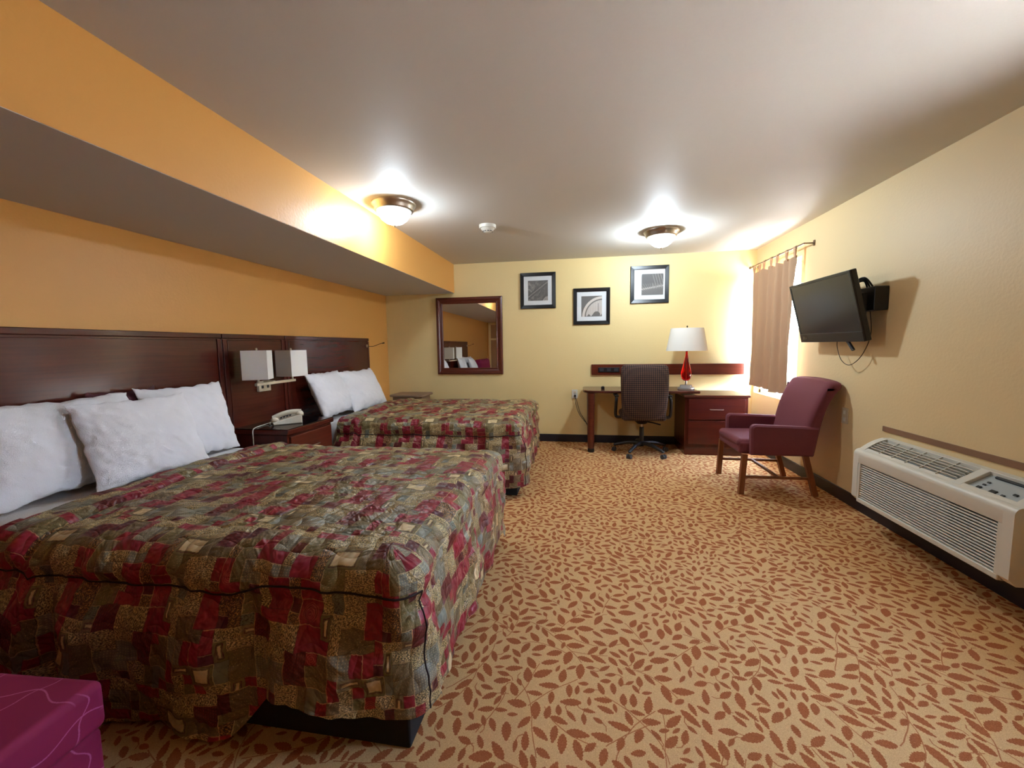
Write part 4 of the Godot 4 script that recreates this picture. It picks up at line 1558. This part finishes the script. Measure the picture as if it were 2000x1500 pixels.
func build_cooler() -> void:
	# through-wall air conditioner; local frame at the middle of its back, bottom edge
	var t := thing("air_conditioner", "off-white through-wall air conditioner low on the wall", "air conditioner", Vector3(XR, 0.185, -2.605))
	var W := 1.075
	var D := 0.215
	var H := 0.435
	# end profile in (x, y): sloped top
	var prof := PackedVector2Array([Vector2(0, 0), Vector2(0, H), Vector2(-0.05, H)])
	for k in 7:
		var a := k / 6.0
		prof.append(Vector2(-0.05, H).lerp(Vector2(-D + 0.035, H - 0.075), a) + Vector2(0, 0.010 * sin(a * PI)))
	for k in 6:
		var a := PI / 2 * (k + 1) / 6.0
		prof.append(Vector2(-D + 0.035 - 0.035 * sin(a), H - 0.075 - 0.035 * (1.0 - cos(a))))
	prof.append(Vector2(-D, 0.03))
	prof.append(Vector2(-D + 0.03, 0.0))
	# ends
	for s in [-1.0, 1.0]:
		var w := 0.05
		var lo: float = s * W / 2
		var hi: float = s * (W / 2 - w)
		part(MB.new().prism(prof, 2, minf(lo, hi), maxf(lo, hi), 0.004), "end_cap", M.ac_plastic, t)
	# coil at the back of the hollow casing and the casing parts round the openings
	part(MB.new().box(Vector3(-0.03, H / 2 - 0.03, 0), Vector3(0.06, H - 0.08, W - 0.1), 0.0), "coil_block", M.ac_coil, t)
	part(MB.new().box(Vector3(-0.10, 0.006, 0), Vector3(0.20, 0.012, W - 0.1), 0.0), "bottom_pan", M.ac_coil, t)
	part(MB.new().box(Vector3(-0.12, H / 2 - 0.05, 0.17), Vector3(0.12, H - 0.11, 0.012), 0.0), "inner_partition", M.ac_coil, t)
	part(MB.new().box(Vector3(-0.025, H - 0.02, 0), Vector3(0.05, 0.04, W - 0.1), 0.003), "top_ledge", M.ac_plastic, t)
	# sloped top frame: front strip, right part for the control panel
	var slope := atan2(0.075, D - 0.085)
	var mid := Vector3(-(0.05 + D - 0.035) / 2, H - 0.0375, 0)
	var bs := Basis(Vector3(0, 0, 1), slope)
	var len := Vector2(D - 0.085, 0.075).length()
	# nose: rounded front upper edge
	var nose := MB.new()
	var P := []
	for k in 10:
		var a := PI / 2 * k / 9.0
		P.append(PackedVector3Array([Vector3(-D + 0.035 - 0.035 * sin(a), H - 0.075 - 0.035 * (1.0 - cos(a)), -W / 2 + 0.05), Vector3(-D + 0.035 - 0.035 * sin(a), H - 0.075 - 0.035 * (1.0 - cos(a)), W / 2 - 0.05)]))
	P.append(PackedVector3Array([Vector3(-D, H - 0.165, -W / 2 + 0.05), Vector3(-D, H - 0.165, W / 2 - 0.05)]))
	P.append(PackedVector3Array([Vector3(-D + 0.012, H - 0.168, -W / 2 + 0.05), Vector3(-D + 0.012, H - 0.168, W / 2 - 0.05)]))
	nose.grid(P, [], -1.0)
	part(nose, "front_nose", M.ac_plastic, t)
	part(MB.new().box(mid + bs * Vector3(-len / 2 + 0.008, -0.008, 0), Vector3(0.03, 0.016, W - 0.1), 0.004, 2, bs), "front_lip", M.ac_plastic, t)
	# control well
	var zc := 0.365
	part(MB.new().box(mid + bs * Vector3(0.0, -0.008, zc - 0.165), Vector3(len, 0.018, 0.05), 0.004, 2, bs), "panel_divider", M.ac_plastic, t)
	var cp := part(MB.new().box(mid + bs * Vector3(0.0, -0.022, zc), Vector3(len, 0.012, 0.29), 0.002, 1, bs), "control_panel", M.ac_panel, t)
	part(MB.new().box(mid + bs * Vector3(len / 2 - 0.02, -0.012, zc), Vector3(0.012, 0.012, 0.2), 0.002, 1, bs), "display_slot", M.black_plastic, cp)
	for q in [[-0.035, -0.09, 0.018], [-0.01, -0.09, 0.012], [0.012, -0.09, 0.012], [-0.035, -0.02, 0.026], [-0.038, 0.03, 0.014], [-0.01, 0.06, 0.016]]:
		part(MB.new().box(mid + bs * Vector3(q[0], -0.014, zc + q[1]), Vector3(q[2] * 0.8, 0.006, q[2] * 1.2), 0.002, 2, bs), "button", M.black_plastic if q[2] > 0.015 else M.grey_plastic, cp)
	# discharge grille: long slats and short ribs over the hollow casing
	var g0 := -W / 2 + 0.06
	var g1 := zc - 0.195
	for k in 5:
		part(MB.new().box(mid + bs * Vector3(-len / 2 + 0.036 + k * 0.0195, 0.0, (g0 + g1) / 2), Vector3(0.004, 0.012, g1 - g0), 0.001, 1, bs), "grille_slat", M.ac_plastic, t)
	for k in 5:
		part(MB.new().box(mid + bs * Vector3(0.002, 0.0, lerpf(g0, g1, (k + 1) / 6.0)), Vector3(len - 0.02, 0.010, 0.005), 0.001, 1, bs), "grille_rib", M.ac_plastic, t)
	# front louvres
	var y0 := 0.03
	var y1 := H - 0.175
	for k in 15:
		var y := lerpf(y0, y1, (k + 0.5) / 15.0)
		part(MB.new().box(Vector3(-D + 0.016, y, -0.005), Vector3(0.02, 0.0085, W - 0.13), 0.003, 2, Basis(Vector3(0, 0, 1), -0.35)), "front_louvre", M.ac_plastic, t)
	part(MB.new().box(Vector3(-D + 0.02, 0.015, 0), Vector3(0.04, 0.03, W - 0.1), 0.006, 3), "bottom_rail", M.ac_plastic, t)
	for s in [-1, 1]:
		part(MB.new().box(Vector3(-D + 0.012, (y0 + y1) / 2, s * (W / 2 - 0.06)), Vector3(0.022, y1 - y0 + 0.02, 0.024), 0.004), "side_rail", M.ac_plastic, t)


# ================================================================= ceiling
func build_ceiling_things() -> void:
	var spots := [[Vector3(-1.425, CE, -3.10), "domed ceiling lamp beside the ochre soffit", 0.58], [Vector3(0.785, CE, -4.36), "domed ceiling lamp above the desk", 1.18]]
	for s in spots:
		var t := thing("ceiling_lamp", s[1], "lamp", s[0], 0, "domed ceiling lamps")
		part(MB.new().lathe(Vector3.ZERO, [[0.0, -0.058], [0.134, -0.058], [0.142, -0.056], [0.148, -0.048], [0.152, -0.03], [0.162, -0.014], [0.168, -0.010], [0.168, 0.0]], 48), "metal_rim", M.nickel, t)
		part(MB.new().lathe(Vector3.ZERO, [[0.0, -0.158], [0.03, -0.155], [0.065, -0.143], [0.098, -0.118], [0.118, -0.088], [0.13, -0.057]], 48), "lamp_dome", M.dome, t)
		part(MB.new().lathe(Vector3.ZERO, [[0.0, -0.176], [0.006, -0.173], [0.008, -0.166], [0.012, -0.158], [0.0, -0.154]], 16), "finial", M.nickel, t)
		var l := OmniLight3D.new()
		l.name = "lamp_light"
		l.light_color = Color(0.88, 0.95, 1.0)
		l.light_energy = LAMP_ENERGY * s[2]
		l.light_size = 0.06
		l.omni_range = 12.0
		l.omni_attenuation = 2.0
		l.shadow_enabled = true
		t.add_child(l)
		l.position = Vector3(0, -0.1, 0)
	var d := thing("smoke_detector", "white round smoke detector on the ceiling", "smoke detector", Vector3(-0.842, CE, -3.80))
	part(MB.new().lathe(Vector3.ZERO, [[0.0, -0.03], [0.07, -0.03], [0.076, -0.026], [0.078, 0.0]], 36), "detector_base", M.white_plastic, d)
	part(MB.new().lathe(Vector3.ZERO, [[0.0, -0.068], [0.02, -0.068], [0.036, -0.060], [0.05, -0.048], [0.062, -0.034], [0.064, -0.030]], 36), "detector_cap", M.white_plastic, d)
	for k in 10:
		var a := TAU * k / 10.0
		part(MB.new().box(Vector3(cos(a) * 0.044, -0.0555, sin(a) * 0.044), Vector3(0.004, 0.006, 0.016), 0.001, 1, Basis(Vector3.UP, -a)), "vent_slot", M.grey_plastic, d)


# ================================================================= lounge chair in the near corner
func build_lounge_chair() -> void:
	var t := thing("lounge_chair", "magenta lounge chair with pale wandering lines, near left corner", "chair", Vector3(-1.88, 0, -0.37), 0.06)
	part(MB.new().box(Vector3(0.0, 0.355, 0), Vector3(1.32, 0.13, 0.83), 0.022, 4), "seat_cushion", M.magenta, t)
	part(MB.new().box(Vector3(0.0, 0.185, 0), Vector3(1.30, 0.21, 0.81), 0.015, 3), "seat_base", M.magenta, t)
	part(MB.new().box(Vector3(-0.55, 0.68, 0), Vector3(0.2, 0.56, 0.82), 0.06, 5, Basis(Vector3(0, 0, 1), 0.12)), "backrest", M.magenta, t)
	for s in [[-1, -1], [-1, 1], [1, -1], [1, 1]]:
		part(MB.new().lathe(Vector3(s[0] * 0.58, 0, s[1] * 0.34), [[0.0, 0.0], [0.02, 0.0], [0.028, 0.08], [0.0, 0.08]], 14), "foot", M.black_plastic, t)
